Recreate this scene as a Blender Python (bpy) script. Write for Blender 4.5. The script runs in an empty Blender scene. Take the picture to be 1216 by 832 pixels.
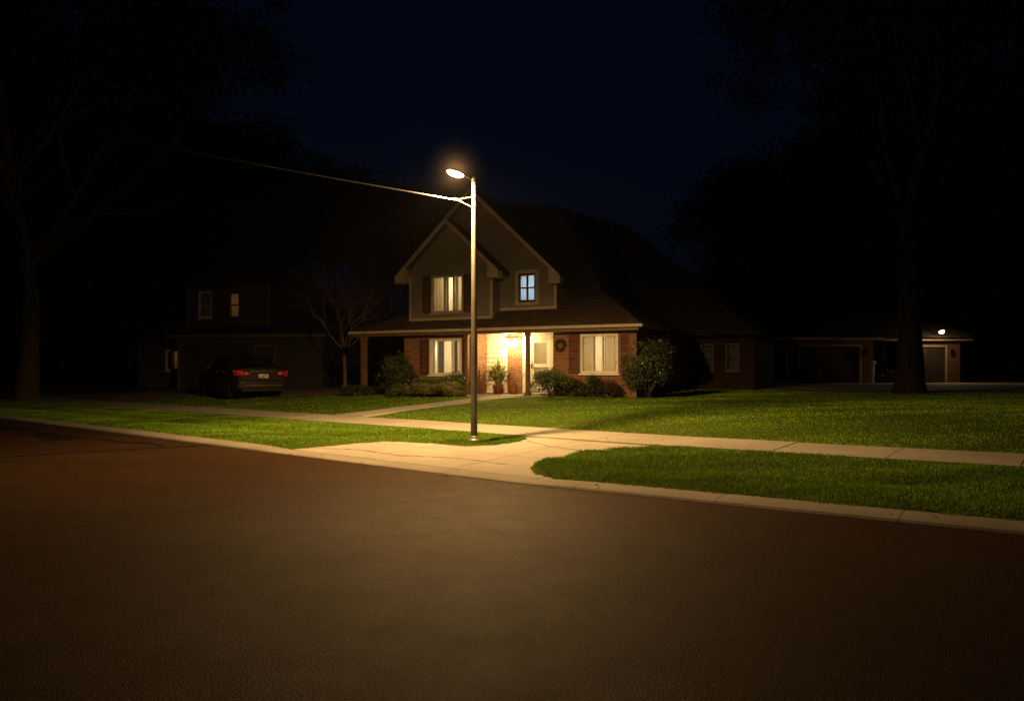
import bpy, math, random
import numpy as np
from mathutils import Vector, Matrix, noise as mnoise

random.seed(7)
rng = np.random.default_rng(11)
scene = bpy.context.scene
COL = scene.collection
R = math.radians

# ------------------------------------------------------------------ helpers
class MB:
    """collects faces and links them as one mesh object"""
    def __init__(self):
        self.v, self.f, self.mi = [], [], []

    def add(self, vs, fs, mi=0):
        n = len(self.v)
        self.v += [tuple(p) for p in vs]
        for f in fs:
            self.f.append(tuple(i + n for i in f))
            self.mi.append(mi)
        return self

    def box(self, x0, x1, y0, y1, z0, z1, mi=0, M=None):
        vs = [(x0, y0, z0), (x1, y0, z0), (x1, y1, z0), (x0, y1, z0),
              (x0, y0, z1), (x1, y0, z1), (x1, y1, z1), (x0, y1, z1)]
        if M is not None:
            vs = [tuple(M @ Vector(p)) for p in vs]
        return self.add(vs, [(0, 3, 2, 1), (4, 5, 6, 7), (0, 1, 5, 4), (1, 2, 6, 5), (2, 3, 7, 6), (3, 0, 4, 7)], mi)

    def prism(self, pts, ext, mi=0):
        n = len(pts)
        e = Vector(ext)
        a = [Vector(p) for p in pts]
        b = [p + e for p in a]
        fs = [tuple(range(n - 1, -1, -1)), tuple(range(n, 2 * n))]
        fs += [(i, (i + 1) % n, n + (i + 1) % n, n + i) for i in range(n)]
        return self.add(a + b, fs, mi)

    def tube(self, pts, rads, n=8, cap=True, mi=0):
        pts = [Vector(p) for p in pts]
        if not hasattr(rads, '__len__'):
            rads = [rads] * len(pts)
        vs, fs = [], []
        up = None
        for i, p in enumerate(pts):
            t = (pts[min(i + 1, len(pts) - 1)] - pts[max(i - 1, 0)])
            t = t.normalized() if t.length > 1e-9 else Vector((0, 0, 1))
            if up is None:
                up = t.orthogonal().normalized()
            else:
                up = up - t * up.dot(t)
                up = up.normalized() if up.length > 1e-6 else t.orthogonal().normalized()
            w = t.cross(up)
            for k in range(n):
                a = 2 * math.pi * k / n
                vs.append(p + (up * math.cos(a) + w * math.sin(a)) * rads[i])
        for i in range(len(pts) - 1):
            for k in range(n):
                k2 = (k + 1) % n
                fs.append((i * n + k, i * n + k2, (i + 1) * n + k2, (i + 1) * n + k))
        if cap:
            fs.append(tuple(range(n - 1, -1, -1)))
            m = (len(pts) - 1) * n
            fs.append(tuple(range(m, m + n)))
        return self.add(vs, fs, mi)

    def lathe(self, prof, n=20, M=None, mi=0):
        vs, fs = [], []
        for r, z in prof:
            for k in range(n):
                a = 2 * math.pi * k / n
                p = Vector((r * math.cos(a), r * math.sin(a), z))
                vs.append(M @ p if M is not None else p)
        for i in range(len(prof) - 1):
            for k in range(n):
                k2 = (k + 1) % n
                fs.append((i * n + k, i * n + k2, (i + 1) * n + k2, (i + 1) * n + k))
        if prof[0][0] > 1e-6:
            fs.append(tuple(range(n - 1, -1, -1)))
        if prof[-1][0] > 1e-6:
            m = (len(prof) - 1) * n
            fs.append(tuple(range(m, m + n)))
        return self.add(vs, fs, mi)

    def build(self, name, mats, parent=None, smooth=False, bevel=0.0, seg=2):
        me = bpy.data.meshes.new(name)
        me.from_pydata(self.v, [], self.f)
        if not isinstance(mats, (list, tuple)):
            mats = [mats]
        for m in mats:
            me.materials.append(m)
        if len(mats) > 1:
            me.polygons.foreach_set('material_index', self.mi)
        if smooth:
            me.polygons.foreach_set('use_smooth', [True] * len(me.polygons))
        me.update()
        o = bpy.data.objects.new(name, me)
        COL.objects.link(o)
        if parent is not None:
            o.parent = parent
        if bevel > 0:
            b = o.modifiers.new('bevel', 'BEVEL')
            b.width = bevel
            b.segments = seg
            b.limit_method = 'ANGLE'
            b.angle_limit = R(35)
        return o


def np_mesh(name, verts, faces, mat, parent=None):
    """verts (N,3), faces (F,k) numpy"""
    verts = np.asarray(verts, dtype=np.float32)
    faces = np.asarray(faces, dtype=np.int32)
    me = bpy.data.meshes.new(name)
    F, k = faces.shape
    me.vertices.add(len(verts))
    me.vertices.foreach_set('co', verts.ravel())
    me.loops.add(F * k)
    me.loops.foreach_set('vertex_index', faces.ravel())
    me.polygons.add(F)
    me.polygons.foreach_set('loop_start', np.arange(0, F * k, k, dtype=np.int32))
    me.polygons.foreach_set('loop_total', np.full(F, k, dtype=np.int32))
    me.materials.append(mat)
    me.update(calc_edges=True)
    o = bpy.data.objects.new(name, me)
    COL.objects.link(o)
    if parent is not None:
        o.parent = parent
    return o


def tag(o, label=None, cat=None, group=None, kind=None):
    if label:
        o['label'] = label
    if cat:
        o['category'] = cat
    if group:
        o['group'] = group
    if kind:
        o['kind'] = kind
    return o


def thing(name, label, cat, loc=(0, 0, 0), rz=0.0, group=None):
    o = bpy.data.objects.new(name, None)
    o.empty_display_size = 0.3
    COL.objects.link(o)
    o.location = loc
    o.rotation_euler = (0, 0, rz)
    return tag(o, label, cat, group)


def copy_tree(o, parent=None):
    c = o.copy()
    COL.objects.link(c)
    c.parent = parent
    for ch in list(o.children):
        copy_tree(ch, c)
    return c


def point_light(name, loc, power, color, radius, parent=None):
    l = bpy.data.lights.new(name, 'POINT')
    l.energy = power
    l.color = color
    l.shadow_soft_size = radius
    o = bpy.data.objects.new(name, l)
    COL.objects.link(o)
    o.location = loc
    if parent is not None:
        o.parent = parent
    return o

# ------------------------------------------------------------------ materials
class NT:
    def __init__(self, name):
        self.m = bpy.data.materials.new(name)
        self.m.use_nodes = True
        self.t = self.m.node_tree
        self.t.nodes.clear()
        self.out = self.n('ShaderNodeOutputMaterial')

    def n(self, typ, **kw):
        nd = self.t.nodes.new(typ)
        for k, v in kw.items():
            if k.startswith('i_'):
                key = k[2:].replace('_', ' ')
                nd.inputs[key].default_value = v
            else:
                setattr(nd, k, v)
        return nd

    def l(self, a, b):
        self.t.links.new(a, b)

    def math(self, op, a, b=None, c=None):
        nd = self.n('ShaderNodeMath', operation=op)
        for i, x in enumerate((a, b, c)):
            if x is None:
                continue
            if isinstance(x, (int, float)):
                nd.inputs[i].default_value = x
            else:
                self.l(x, nd.inputs[i])
        return nd.outputs[0]

    def mix(self, fac, a, b, blend='MIX'):
        nd = self.n('ShaderNodeMix', data_type='RGBA', blend_type=blend)
        for s, x in ((0, fac), (6, a), (7, b)):
            if isinstance(x, (int, float)):
                nd.inputs[s].default_value = x
            elif isinstance(x, (tuple, list)):
                nd.inputs[s].default_value = (*x[:3], 1)
            else:
                self.l(x, nd.inputs[s])
        return nd.outputs[2]

    def ramp(self, fac, stops):
        nd = self.n('ShaderNodeValToRGB')
        el = nd.color_ramp.elements
        while len(el) < len(stops):
            el.new(0.5)
        for e, (p, c) in zip(el, stops):
            e.position = p
            e.color = (*c, 1) if hasattr(c, '__len__') else (c, c, c, 1)
        self.l(fac, nd.inputs[0])
        return nd.outputs[0]

    def noise(self, vec, scale, detail=4, rough=0.55):
        nd = self.n('ShaderNodeTexNoise')
        nd.inputs['Scale'].default_value = scale
        nd.inputs['Detail'].default_value = detail
        nd.inputs['Roughness'].default_value = rough
        if vec is not None:
            self.l(vec, nd.inputs['Vector'])
        return nd.outputs['Fac']

    def objvec(self):
        return self.n('ShaderNodeTexCoord').outputs['Object']

    def bump(self, h, strength, dist, normal=None):
        nd = self.n('ShaderNodeBump')
        nd.inputs['Strength'].default_value = strength
        nd.inputs['Distance'].default_value = dist
        self.l(h, nd.inputs['Height'])
        if normal is not None:
            self.l(normal, nd.inputs['Normal'])
        return nd.outputs[0]

    def principled(self, color, rough=0.7, metallic=0.0, normal=None, spec=0.5, coat=0.0):
        p = self.n('ShaderNodeBsdfPrincipled')
        for key, x in (('Base Color', color), ('Roughness', rough), ('Metallic', metallic)):
            if isinstance(x, (int, float)):
                p.inputs[key].default_value = x
            elif isinstance(x, (tuple, list)):
                p.inputs[key].default_value = (*x[:3], 1)
            else:
                self.l(x, p.inputs[key])
        p.inputs['Specular IOR Level'].default_value = spec
        p.inputs['Coat Weight'].default_value = coat
        if normal is not None:
            self.l(normal, p.inputs['Normal'])
        return p

    def done(self, shader):
        self.l(shader.outputs[0] if hasattr(shader, 'outputs') else shader, self.out.inputs[0])
        return self.m


def worn(name, color, rough=0.6, var=0.35, scale=3.0, metallic=0.0, bump=0.15, bscale=60, dist=0.004, spec=0.5, coat=0.0):
    """paint, metal, plaster: a base colour with stains and a fine grain"""
    t = NT(name)
    v = t.objvec()
    n1 = t.noise(v, scale, 6, 0.6)
    f = t.ramp(n1, [(0.3, 0.0), (0.75, 1.0)])
    dark = tuple(c * (1 - var) for c in color)
    col = t.mix(f, dark, tuple(min(1, c * (1 + 0.25 * var)) for c in color))
    rg = t.math('MULTIPLY_ADD', n1, 0.3, rough - 0.15)
    nb = t.bump(t.noise(v, bscale, 3), bump, dist)
    return t.done(t.principled(col, rg, metallic, nb, spec, coat))


def emit_mat(name, color, strength):
    t = NT(name)
    e = t.n('ShaderNodeEmission')
    e.inputs[0].default_value = (*color, 1)
    e.inputs[1].default_value = strength
    return t.done(e)


def m_asphalt():
    t = NT('asphalt')
    v = t.objvec()
    mp = t.n('ShaderNodeMapping')
    mp.inputs['Rotation'].default_value = (0, 0, R(39))
    mp.inputs['Scale'].default_value = (0.10, 0.9, 1)
    t.l(v, mp.inputs[0])
    big = t.noise(mp.outputs[0], 1.0, 5, 0.6)
    mid = t.noise(v, 2.2, 6, 0.65)
    fine = t.noise(v, 240, 2, 0.7)
    vor = t.n('ShaderNodeTexVoronoi')
    vor.inputs['Scale'].default_value = 95
    t.l(v, vor.inputs['Vector'])
    c = t.mix(t.ramp(big, [(0.35, 0), (0.68, 1)]), (0.046, 0.0255, 0.0130), (0.066, 0.0365, 0.0185))
    c = t.mix(t.math('MULTIPLY', t.ramp(mid, [(0.35, 0), (0.7, 1)]), 0.45), c, (0.034, 0.017, 0.0082))
    agg = t.ramp(vor.outputs['Color'], [(0.05, (0.30,) * 3), (0.6, (0.85,) * 3), (0.88, (1.5,) * 3), (0.95, (3.2,) * 3), (1.0, (6.5,) * 3)])
    c = t.mix(0.95, c, agg, 'MULTIPLY')
    h = t.math('ADD', t.math('MULTIPLY', vor.outputs['Distance'], -1.0), t.math('MULTIPLY', fine, 0.7))
    nb = t.bump(h, 0.7, 0.007)
    rg = t.math('MULTIPLY_ADD', mid, 0.2, 0.48)
    p = t.principled(c, rg, 0, nb, 0.22)
    p.inputs['Specular Tint'].default_value = (1.0, 0.66, 0.40, 1)
    return t.done(p)


def m_concrete(name, col=(0.40, 0.375, 0.335), var=0.3):
    t = NT(name)
    v = t.objvec()
    n1 = t.noise(v, 0.9, 7, 0.62)
    n2 = t.noise(v, 9, 5, 0.6)
    n3 = t.noise(v, 140, 2)
    c = t.mix(t.ramp(n1, [(0.3, 0), (0.72, 1)]), tuple(x * (1 - var) for x in col), col)
    c = t.mix(t.math('MULTIPLY', t.ramp(n2, [(0.42, 0), (0.75, 1)]), 0.35), c, tuple(x * 0.62 for x in col))
    c = t.mix(t.math('MULTIPLY', n3, 0.35), c, tuple(x * 0.7 for x in col))
    nb = t.bump(n3, 0.35, 0.003)
    nb = t.bump(n2, 0.2, 0.01, nb)
    return t.done(t.principled(c, 0.82, 0, nb, 0.35))


def m_brick(name='brick', k=1.0):
    t = NT(name)
    s = t.n('ShaderNodeSeparateXYZ')
    t.l(t.objvec(), s.inputs[0])
    c = t.n('ShaderNodeCombineXYZ')
    t.l(t.math('ADD', s.outputs[0], s.outputs[1]), c.inputs[0])
    t.l(s.outputs[2], c.inputs[1])
    b = t.n('ShaderNodeTexBrick')
    b.inputs['Scale'].default_value = 1.0
    b.inputs['Brick Width'].default_value = 0.23
    b.inputs['Row Height'].default_value = 0.078
    b.inputs['Mortar Size'].default_value = 0.010
    b.inputs['Mortar Smooth'].default_value = 0.3
    b.inputs['Bias'].default_value = -0.1
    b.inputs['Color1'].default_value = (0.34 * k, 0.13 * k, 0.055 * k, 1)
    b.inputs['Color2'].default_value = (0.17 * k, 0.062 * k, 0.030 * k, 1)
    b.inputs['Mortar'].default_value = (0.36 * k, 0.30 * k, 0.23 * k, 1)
    t.l(c.outputs[0], b.inputs['Vector'])
    n = t.noise(t.objvec(), 26, 4)
    col = t.mix(t.math('MULTIPLY', n, 0.5), b.outputs['Color'], (0.10, 0.045, 0.025))
    h = t.math('ADD', t.math('MULTIPLY', b.outputs['Fac'], -1.0), t.math('MULTIPLY', n, 0.4))
    return t.done(t.principled(col, 0.85, 0, t.bump(h, 0.8, 0.012), 0.3))


def m_shingle(name='shingle', col=(0.090, 0.058, 0.036)):
    t = NT(name)
    s = t.n('ShaderNodeSeparateXYZ')
    t.l(t.objvec(), s.inputs[0])
    g = t.n('ShaderNodeNewGeometry')
    c = t.n('ShaderNodeCombineXYZ')
    t.l(t.math('ADD', s.outputs[0], t.math('MULTIPLY', s.outputs[1], 0.7)), c.inputs[0])
    t.l(s.outputs[2], c.inputs[1])
    b = t.n('ShaderNodeTexBrick')
    b.inputs['Scale'].default_value = 1.0
    b.inputs['Brick Width'].default_value = 0.32
    b.inputs['Row Height'].default_value = 0.075
    b.inputs['Mortar Size'].default_value = 0.007
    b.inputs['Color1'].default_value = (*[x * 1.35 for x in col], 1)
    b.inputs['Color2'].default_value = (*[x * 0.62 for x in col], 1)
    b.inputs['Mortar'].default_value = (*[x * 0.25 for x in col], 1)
    t.l(c.outputs[0], b.inputs['Vector'])
    n = t.noise(t.objvec(), 1.2, 6)
    n2 = t.noise(t.objvec(), 45, 3)
    colr = t.mix(t.math('MULTIPLY', n, 0.7), b.outputs['Color'], tuple(x * 0.55 for x in col))
    h = t.math('ADD', t.math('MULTIPLY', b.outputs['Fac'], -1.0), t.math('MULTIPLY', n2, 0.6))
    return t.done(t.principled(colr, 0.88, 0, t.bump(h, 0.7, 0.012), 0.3))


def m_leaf(name, c1, c2, trans=0.3, rough=0.5):
    t = NT(name)
    g = t.n('ShaderNodeNewGeometry')
    f = g.outputs['Random Per Island']
    n = t.noise(t.objvec(), 1.6, 3)
    f2 = t.math('ADD', t.math('MULTIPLY', f, 0.65), t.math('MULTIPLY', t.ramp(n, [(0.35, 0), (0.65, 1)]), 0.35))
    col = t.mix(f2, c1, c2)
    p = t.principled(col, rough, 0, None, 0.35)
    tr = t.n('ShaderNodeBsdfTranslucent')
    t.l(col, tr.inputs[0])
    mx = t.n('ShaderNodeMixShader')
    mx.inputs[0].default_value = trans
    t.l(p.outputs[0], mx.inputs[1])
    t.l(tr.outputs[0], mx.inputs[2])
    return t.done(mx)


def m_soil():
    t = NT('turf_soil')
    v = t.objvec()
    n = t.noise(v, 3, 7, 0.65)
    n2 = t.noise(v, 40, 4, 0.7)
    c = t.mix(n, (0.05, 0.075, 0.007), (0.085, 0.135, 0.010))
    c = t.mix(t.math('MULTIPLY', n2, 0.5), c, (0.020, 0.020, 0.008))
    return t.done(t.principled(c, 0.95, 0, t.bump(n2, 0.8, 0.02), 0.15))


def m_grass(name, k=1.0):
    t = NT(name)
    g = t.n('ShaderNodeNewGeometry')
    v = t.objvec()
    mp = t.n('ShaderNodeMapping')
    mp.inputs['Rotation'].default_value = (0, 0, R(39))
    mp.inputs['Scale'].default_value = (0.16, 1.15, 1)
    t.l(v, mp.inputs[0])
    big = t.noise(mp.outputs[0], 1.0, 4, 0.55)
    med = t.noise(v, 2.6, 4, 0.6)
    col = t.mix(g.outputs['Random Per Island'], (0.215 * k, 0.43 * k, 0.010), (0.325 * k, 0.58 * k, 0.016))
    col = t.mix(t.math('MULTIPLY', t.ramp(big, [(0.42, 0), (0.60, 1)]), 0.75), col, (0.095 * k, 0.205 * k, 0.008))  # mow stripes, darkened in colour to carry the banded shading as well
    col = t.mix(t.math('MULTIPLY', t.ramp(med, [(0.5, 0), (0.75, 1)]), 0.35), col, (0.29 * k, 0.40 * k, 0.018))
    p = t.principled(col, 0.55, 0, None, 0.25)
    tr = t.n('ShaderNodeBsdfTranslucent')
    t.l(col, tr.inputs[0])
    mx = t.n('ShaderNodeMixShader')
    mx.inputs[0].default_value = 0.25
    t.l(p.outputs[0], mx.inputs[1])
    t.l(tr.outputs[0], mx.inputs[2])
    return t.done(mx)


def m_bark(name, c1=(0.060, 0.046, 0.032), c2=(0.020, 0.016, 0.012)):
    t = NT(name)
    mp = t.n('ShaderNodeMapping')
    mp.inputs['Scale'].default_value = (9, 9, 1.4)
    t.l(t.objvec(), mp.inputs[0])
    n = t.noise(mp.outputs[0], 1.0, 6, 0.65)
    c = t.mix(t.ramp(n, [(0.35, 0), (0.65, 1)]), c2, c1)
    return t.done(t.principled(c, 0.9, 0, t.bump(n, 1.0, 0.05), 0.2))


def m_glass(name='window_glass', refl=1.0):
    t = NT(name)
    fr = t.n('ShaderNodeFresnel')
    fr.inputs[0].default_value = 1.5
    tr = t.n('ShaderNodeBsdfTransparent')
    tr.inputs[0].default_value = (0.93, 0.94, 0.92, 1)
    gl = t.n('ShaderNodeBsdfGlossy')
    gl.inputs['Roughness'].default_value = 0.03
    mx = t.n('ShaderNodeMixShader')
    t.l(t.math('MULTIPLY', fr.outputs[0], refl), mx.inputs[0])
    t.l(tr.outputs[0], mx.inputs[1])
    t.l(gl.outputs[0], mx.inputs[2])
    return t.done(mx)


def m_curtain(name, col, trans):
    t = NT(name)
    v = t.objvec()
    n = t.noise(v, 120, 2)
    c = t.mix(t.math('MULTIPLY', n, 0.35), col, tuple(x * 0.7 for x in col))
    d = t.n('ShaderNodeBsdfDiffuse')
    tr = t.n('ShaderNodeBsdfTranslucent')
    t.l(c, d.inputs[0])
    t.l(c, tr.inputs[0])
    mx = t.n('ShaderNodeMixShader')
    mx.inputs[0].default_value = trans
    t.l(d.outputs[0], mx.inputs[1])
    t.l(tr.outputs[0], mx.inputs[2])
    return t.done(mx)


MA = dict(
    asphalt=m_asphalt(), concrete=m_concrete('concrete', (0.43, 0.40, 0.35)), kerb=m_concrete('kerb_concrete', (0.36, 0.325, 0.28), 0.35),
    drive=m_concrete('driveway_concrete', (0.26, 0.23, 0.20), 0.4),
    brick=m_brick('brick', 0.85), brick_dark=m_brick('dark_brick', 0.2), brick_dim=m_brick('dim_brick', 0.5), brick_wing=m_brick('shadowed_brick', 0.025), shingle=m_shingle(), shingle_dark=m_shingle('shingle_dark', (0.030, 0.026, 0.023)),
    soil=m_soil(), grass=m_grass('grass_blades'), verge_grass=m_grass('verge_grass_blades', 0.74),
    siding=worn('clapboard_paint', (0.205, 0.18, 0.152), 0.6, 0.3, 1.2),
    porch_siding=worn('porch_clapboard_paint', (0.78, 0.72, 0.58), 0.55, 0.15, 1.5),
    trim=worn('trim_paint', (0.42, 0.36, 0.29), 0.5, 0.3, 2.0),
    white=worn('white_paint', (0.74, 0.70, 0.62), 0.45, 0.18, 2.5),
    brown=worn('brown_wood_stain', (0.16, 0.085, 0.04), 0.6, 0.45, 4.0),
    dark_brown=worn('dark_brown_paint', (0.055, 0.032, 0.02), 0.55, 0.4, 4.0),
    shutter=worn('shutter_paint', (0.075, 0.022, 0.018), 0.55, 0.35, 4.0),
    soffit=worn('soffit_paint', (0.30, 0.25, 0.18), 0.6, 0.3, 2.0),
    plaster=worn('room_plaster', (0.62, 0.55, 0.42), 0.8, 0.12, 1.5),
    glass=m_glass(), glass_soft=m_glass('door_glass', 0.6),
    wing_frame=worn('dull_frame_paint', (0.16, 0.14, 0.115), 0.6, 0.3, 3), dark_plaster=worn('dim_room_plaster', (0.10, 0.085, 0.06), 0.85, 0.2, 1.5),
    dull_steel=worn('dull_steel', (0.10, 0.095, 0.085), 0.6, 0.3, 5.0, metallic=0.3, bump=0.1),
    pole_paint=worn('weathered_pole', (0.13, 0.12, 0.10), 0.5, 0.35, 4.0, bump=0.1),
    steel=worn('galvanised_steel', (0.34, 0.33, 0.31), 0.42, 0.3, 5.0, metallic=0.55, bump=0.1),
    dark_metal=worn('dark_metal', (0.030, 0.028, 0.026), 0.45, 0.3, 6.0, metallic=0.6),
    brass=worn('aged_brass', (0.35, 0.20, 0.07), 0.35, 0.3, 8.0, metallic=0.9),
    cable=worn('cable', (0.42, 0.39, 0.35), 0.5, 0.2, 10),
    bark=m_bark('bark', (0.135, 0.10, 0.055), (0.045, 0.034, 0.021)), bark_black=m_bark('black_bark', (0.05, 0.04, 0.028), (0.018, 0.014, 0.010)), bark_pale=m_bark('pale_bark', (0.26, 0.19, 0.12), (0.10, 0.075, 0.05)),
    leaf_dark=m_leaf('tree_leaves', (0.012, 0.019, 0.006), (0.030, 0.038, 0.011)),
    leaf_shrub=m_leaf('shrub_leaves', (0.045, 0.075, 0.018), (0.15, 0.19, 0.05), 0.2, 0.35),
    leaf_deep=m_leaf('deep_shrub_leaves', (0.018, 0.034, 0.010), (0.075, 0.10, 0.030), 0.15, 0.4),
    leaf_gold=m_leaf('pale_shrub_leaves', (0.10, 0.10, 0.026), (0.27, 0.24, 0.07), 0.2, 0.45),
    leaf_brown=m_leaf('russet_shrub_leaves', (0.035, 0.022, 0.012), (0.075, 0.05, 0.022), 0.15, 0.5),
    frond=m_leaf('porch_plant_leaves', (0.09, 0.11, 0.03), (0.34, 0.30, 0.12), 0.2, 0.4),
    terracotta=worn('terracotta', (0.22, 0.085, 0.045), 0.75, 0.3, 6),
    tar=worn('tar', (0.010, 0.009, 0.008), 0.5, 0.4, 8, bump=0.5, bscale=40, dist=0.01),
    sheer=m_curtain('sheer_curtain', (0.80, 0.74, 0.60), 0.55), drape=m_curtain('drape', (0.55, 0.47, 0.33), 0.34),
    sheer_cool=m_curtain('cool_blind', (0.80, 0.84, 0.88), 0.5),
    pleat=m_curtain('pleated_blind', (0.72, 0.64, 0.46), 0.45),
)

# ------------------------------------------------------------------ camera (eye height 1.6 m, level, standing in the road)
F_PX = 850.0
cam_d = bpy.data.cameras.new('camera')
cam = bpy.data.objects.new('camera', cam_d)
COL.objects.link(cam)
cam.location = (0, 0, 1.6)
cam.rotation_euler = (R(90), 0, 0)
cam_d.sensor_width = 36.0
cam_d.lens = 36.0 * F_PX / 1216.0
cam_d.shift_y = 25.0 / 1216.0
cam_d.clip_start = 0.05
cam_d.clip_end = 5000
scene.camera = cam

# ------------------------------------------------------------------ the lie of the land: u runs along the road, s away from the kerb
D = (0.777, -0.629)
N = (0.629, 0.777)


def bend(u):
    """the kerb swings gently away towards the right"""
    t_ = np.clip((np.asarray(u, dtype=float) + 7.0), 0, 14)
    return 0.115 * t_ * t_ / (t_ + 1.6)


def US(u, s, z=0.0):
    s = s + float(bend(u))
    return (u * D[0] + (s + 8.3) * N[0], u * D[1] + (s + 8.3) * N[1], z)


HS = np.array([-20, 0, 3.85, 5.35, 7.0, 9.0, 12.0, 20.0, 45.0, 120.0, 900])
HZ = np.array([0.12, 0.12, 0.21, 0.245, 0.43, 0.59, 0.70, 0.80, 0.88, 1.0, 1.0])


def hs(s):
    # smoothed profile
    s = np.asarray(s, dtype=float)
    w = np.clip(s * 0.06, 0.0, 1.2)
    return (np.interp(s - w, HS, HZ) + np.interp(s, HS, HZ) + np.interp(s + w, HS, HZ)) / 3


def ground_z(X, Y):
    return float(hs(N[0] * X + N[1] * Y - 8.3 - bend(D[0] * X + D[1] * Y)))


LEFT_VERGE = [(-60, 0.06), (-12.5, 0.06), (-12.25, 0.7), (-12.05, 1.3), (-11.6, 1.85), (-10.6, 2.05), (-9.6, 2.1), (-9.2, 2.5), (-9.05, 3.0), (-9.15, 3.5), (-9.6, 3.85), (-60, 3.85)]
RIGHT_VERGE = [(-5.9, 0.06), (-6.5, 0.35), (-6.95, 0.8), (-7.15, 1.4), (-7.15, 2.4), (-6.95, 3.2), (-6.4, 3.85), (14, 3.85), (14, 0.06)]


def inside(poly, x, y):
    x = np.asarray(x)
    y = np.asarray(y)
    c = np.zeros(x.shape, bool)
    n = len(poly)
    for i in range(n):
        x0, y0 = poly[i]
        x1, y1 = poly[(i + 1) % n]
        if y0 == y1:
            continue
        cond = ((y0 > y) != (y1 > y)) & (x < (x1 - x0) * (y - y0) / (y1 - y0) + x0)
        c ^= cond
    return c


def apron_z(s):
    return 0.030 + 0.044 * np.asarray(s)


def bumps(u, s, amp):
    return amp * (np.sin(u * 2.1 + 0.7 * np.sin(s * 1.7)) * np.sin(s * 2.6 + 0.9 * np.sin(u * 1.3)) + 0.6 * np.sin(u * 4.7 + s * 1.9) * np.sin(s * 5.3 - u * 0.8))


def turf_z(u, s):
    """height of the turf, hummocky on the verge and lawn"""
    z = hs(s)
    z = z + np.where(s < 3.85, bumps(u, s, 0.016), bumps(u * 0.6, s * 0.6, 0.010)) * np.clip((s - 0.1) * 2, 0, 1)
    # a shallow dip along the middle of the verge
    z = z - np.where((s > 0.5) & (s < 3.4), 0.06 * np.exp(-((s - 1.75) / 0.4) ** 2) + 0.03 * np.exp(-((s - 2.9) / 0.25) ** 2), 0)
    # rolled edge along the kerb
    e_ = np.clip((s - 0.08) / 0.45, 0, 1)
    kh = 0.024 + 0.040 * np.clip(np.maximum(-12.6 - u, u + 6.2) / 0.9, 0, 1)
    z = np.where(s < 0.6, kh + (z - kh) * e_ * (2 - e_), z)
    ap = (u > -13.2) & (u < -5.4) & (s < 3.9) & ~(inside(LEFT_VERGE, u, s) | inside(RIGHT_VERGE, u, s))
    return np.where(ap, apron_z(s) - 0.06, z)


def grid_mesh(name, us, ss, zf, mat):
    U, S = np.meshgrid(us, ss, indexing='ij')
    Z = zf(U, S)
    S2 = S + bend(U)
    X = U * D[0] + (S2 + 8.3) * N[0]
    Y = U * D[1] + (S2 + 8.3) * N[1]
    v = np.stack([X, Y, Z], -1).reshape(-1, 3)
    a, b = U.shape
    i = np.arange(a * b).reshape(a, b)
    f = np.stack([i[:-1, :-1], i[1:, :-1], i[1:, 1:], i[:-1, 1:]], -1).reshape(-1, 4)
    o = np_mesh(name, v, f, mat)
    o.data.polygons.foreach_set('use_smooth', [True] * len(f))
    return o


# base ground to the horizon
g = MB()
g.add([(-1800, -1800, -0.5), (1800, -1800, -0.5), (1800, 1800, -0.5), (-1800, 1800, -0.5)], [(0, 1, 2, 3)])
tag(g.build('ground', MA['soil']), 'dark ground reaching out to the horizon', kind='structure')

us = np.concatenate([np.linspace(-260, -62, 34), np.linspace(-60, -14, 150), np.linspace(-13.8, -5, 89), np.linspace(-4.8, 16, 70), np.linspace(18, 200, 40)])
ss = np.concatenate([np.linspace(0.08, 4.0, 41), np.linspace(4.2, 24, 70), np.linspace(25, 60, 24), np.linspace(66, 400, 20)])
tag(grid_mesh('lawn', us, ss, turf_z, MA['soil']), kind='structure')

# road
rb = MB()
ru = [-260.0, -60.0] + list(np.linspace(-9, 8, 35)) + [12.0, 40.0, 220.0]
rv = []
for uu in ru:
    rv += [US(uu, -12.6), US(uu, -0.30)]
rb.add(rv, [(2 * i, 2 * i + 2, 2 * i + 3, 2 * i + 1) for i in range(len(ru) - 1)])
road = tag(rb.build('road', MA['asphalt']), 'brown lit asphalt road in front of the lawns', kind='structure')
# far side land behind the camera
fb = MB()
fb.add([US(-260, -200, 0.05), US(220, -200, 0.05), US(220, -12.7, 0.05), US(-260, -12.7, 0.05)], [(0, 1, 2, 3)])
tag(fb.build('ground', MA['soil']), kind='structure')


def ribbon(mb, pts, w, z, jitter=0.0, seed=1):
    rr = random.Random(seed)
    pts = [Vector((p[0], p[1])) for p in pts]
    fine = []
    for a, b in zip(pts[:-1], pts[1:]):
        n = max(2, int((b - a).length / 0.12))
        fine += [a.lerp(b, k / n) for k in range(n)]
    fine.append(pts[-1])
    L, Rr = [], []
    off = 0
    for i, p in enumerate(fine):
        t = (fine[min(i + 1, len(fine) - 1)] - fine[max(0, i - 1)]).normalized()
        q = Vector((-t.y, t.x))
        off = off * 0.85 + rr.uniform(-1, 1) * jitter
        ww = w * rr.uniform(0.6, 1.25)
        c = p + q * off
        L.append((*(c + q * ww), z))
        Rr.append((*(c - q * ww), z))
    n = len(fine)
    mb.add(L + Rr, [(n + i, n + i + 1, i + 1, i) for i in range(n - 1)])


def w2(u, s):
    return US(u, s)[:2]


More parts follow.
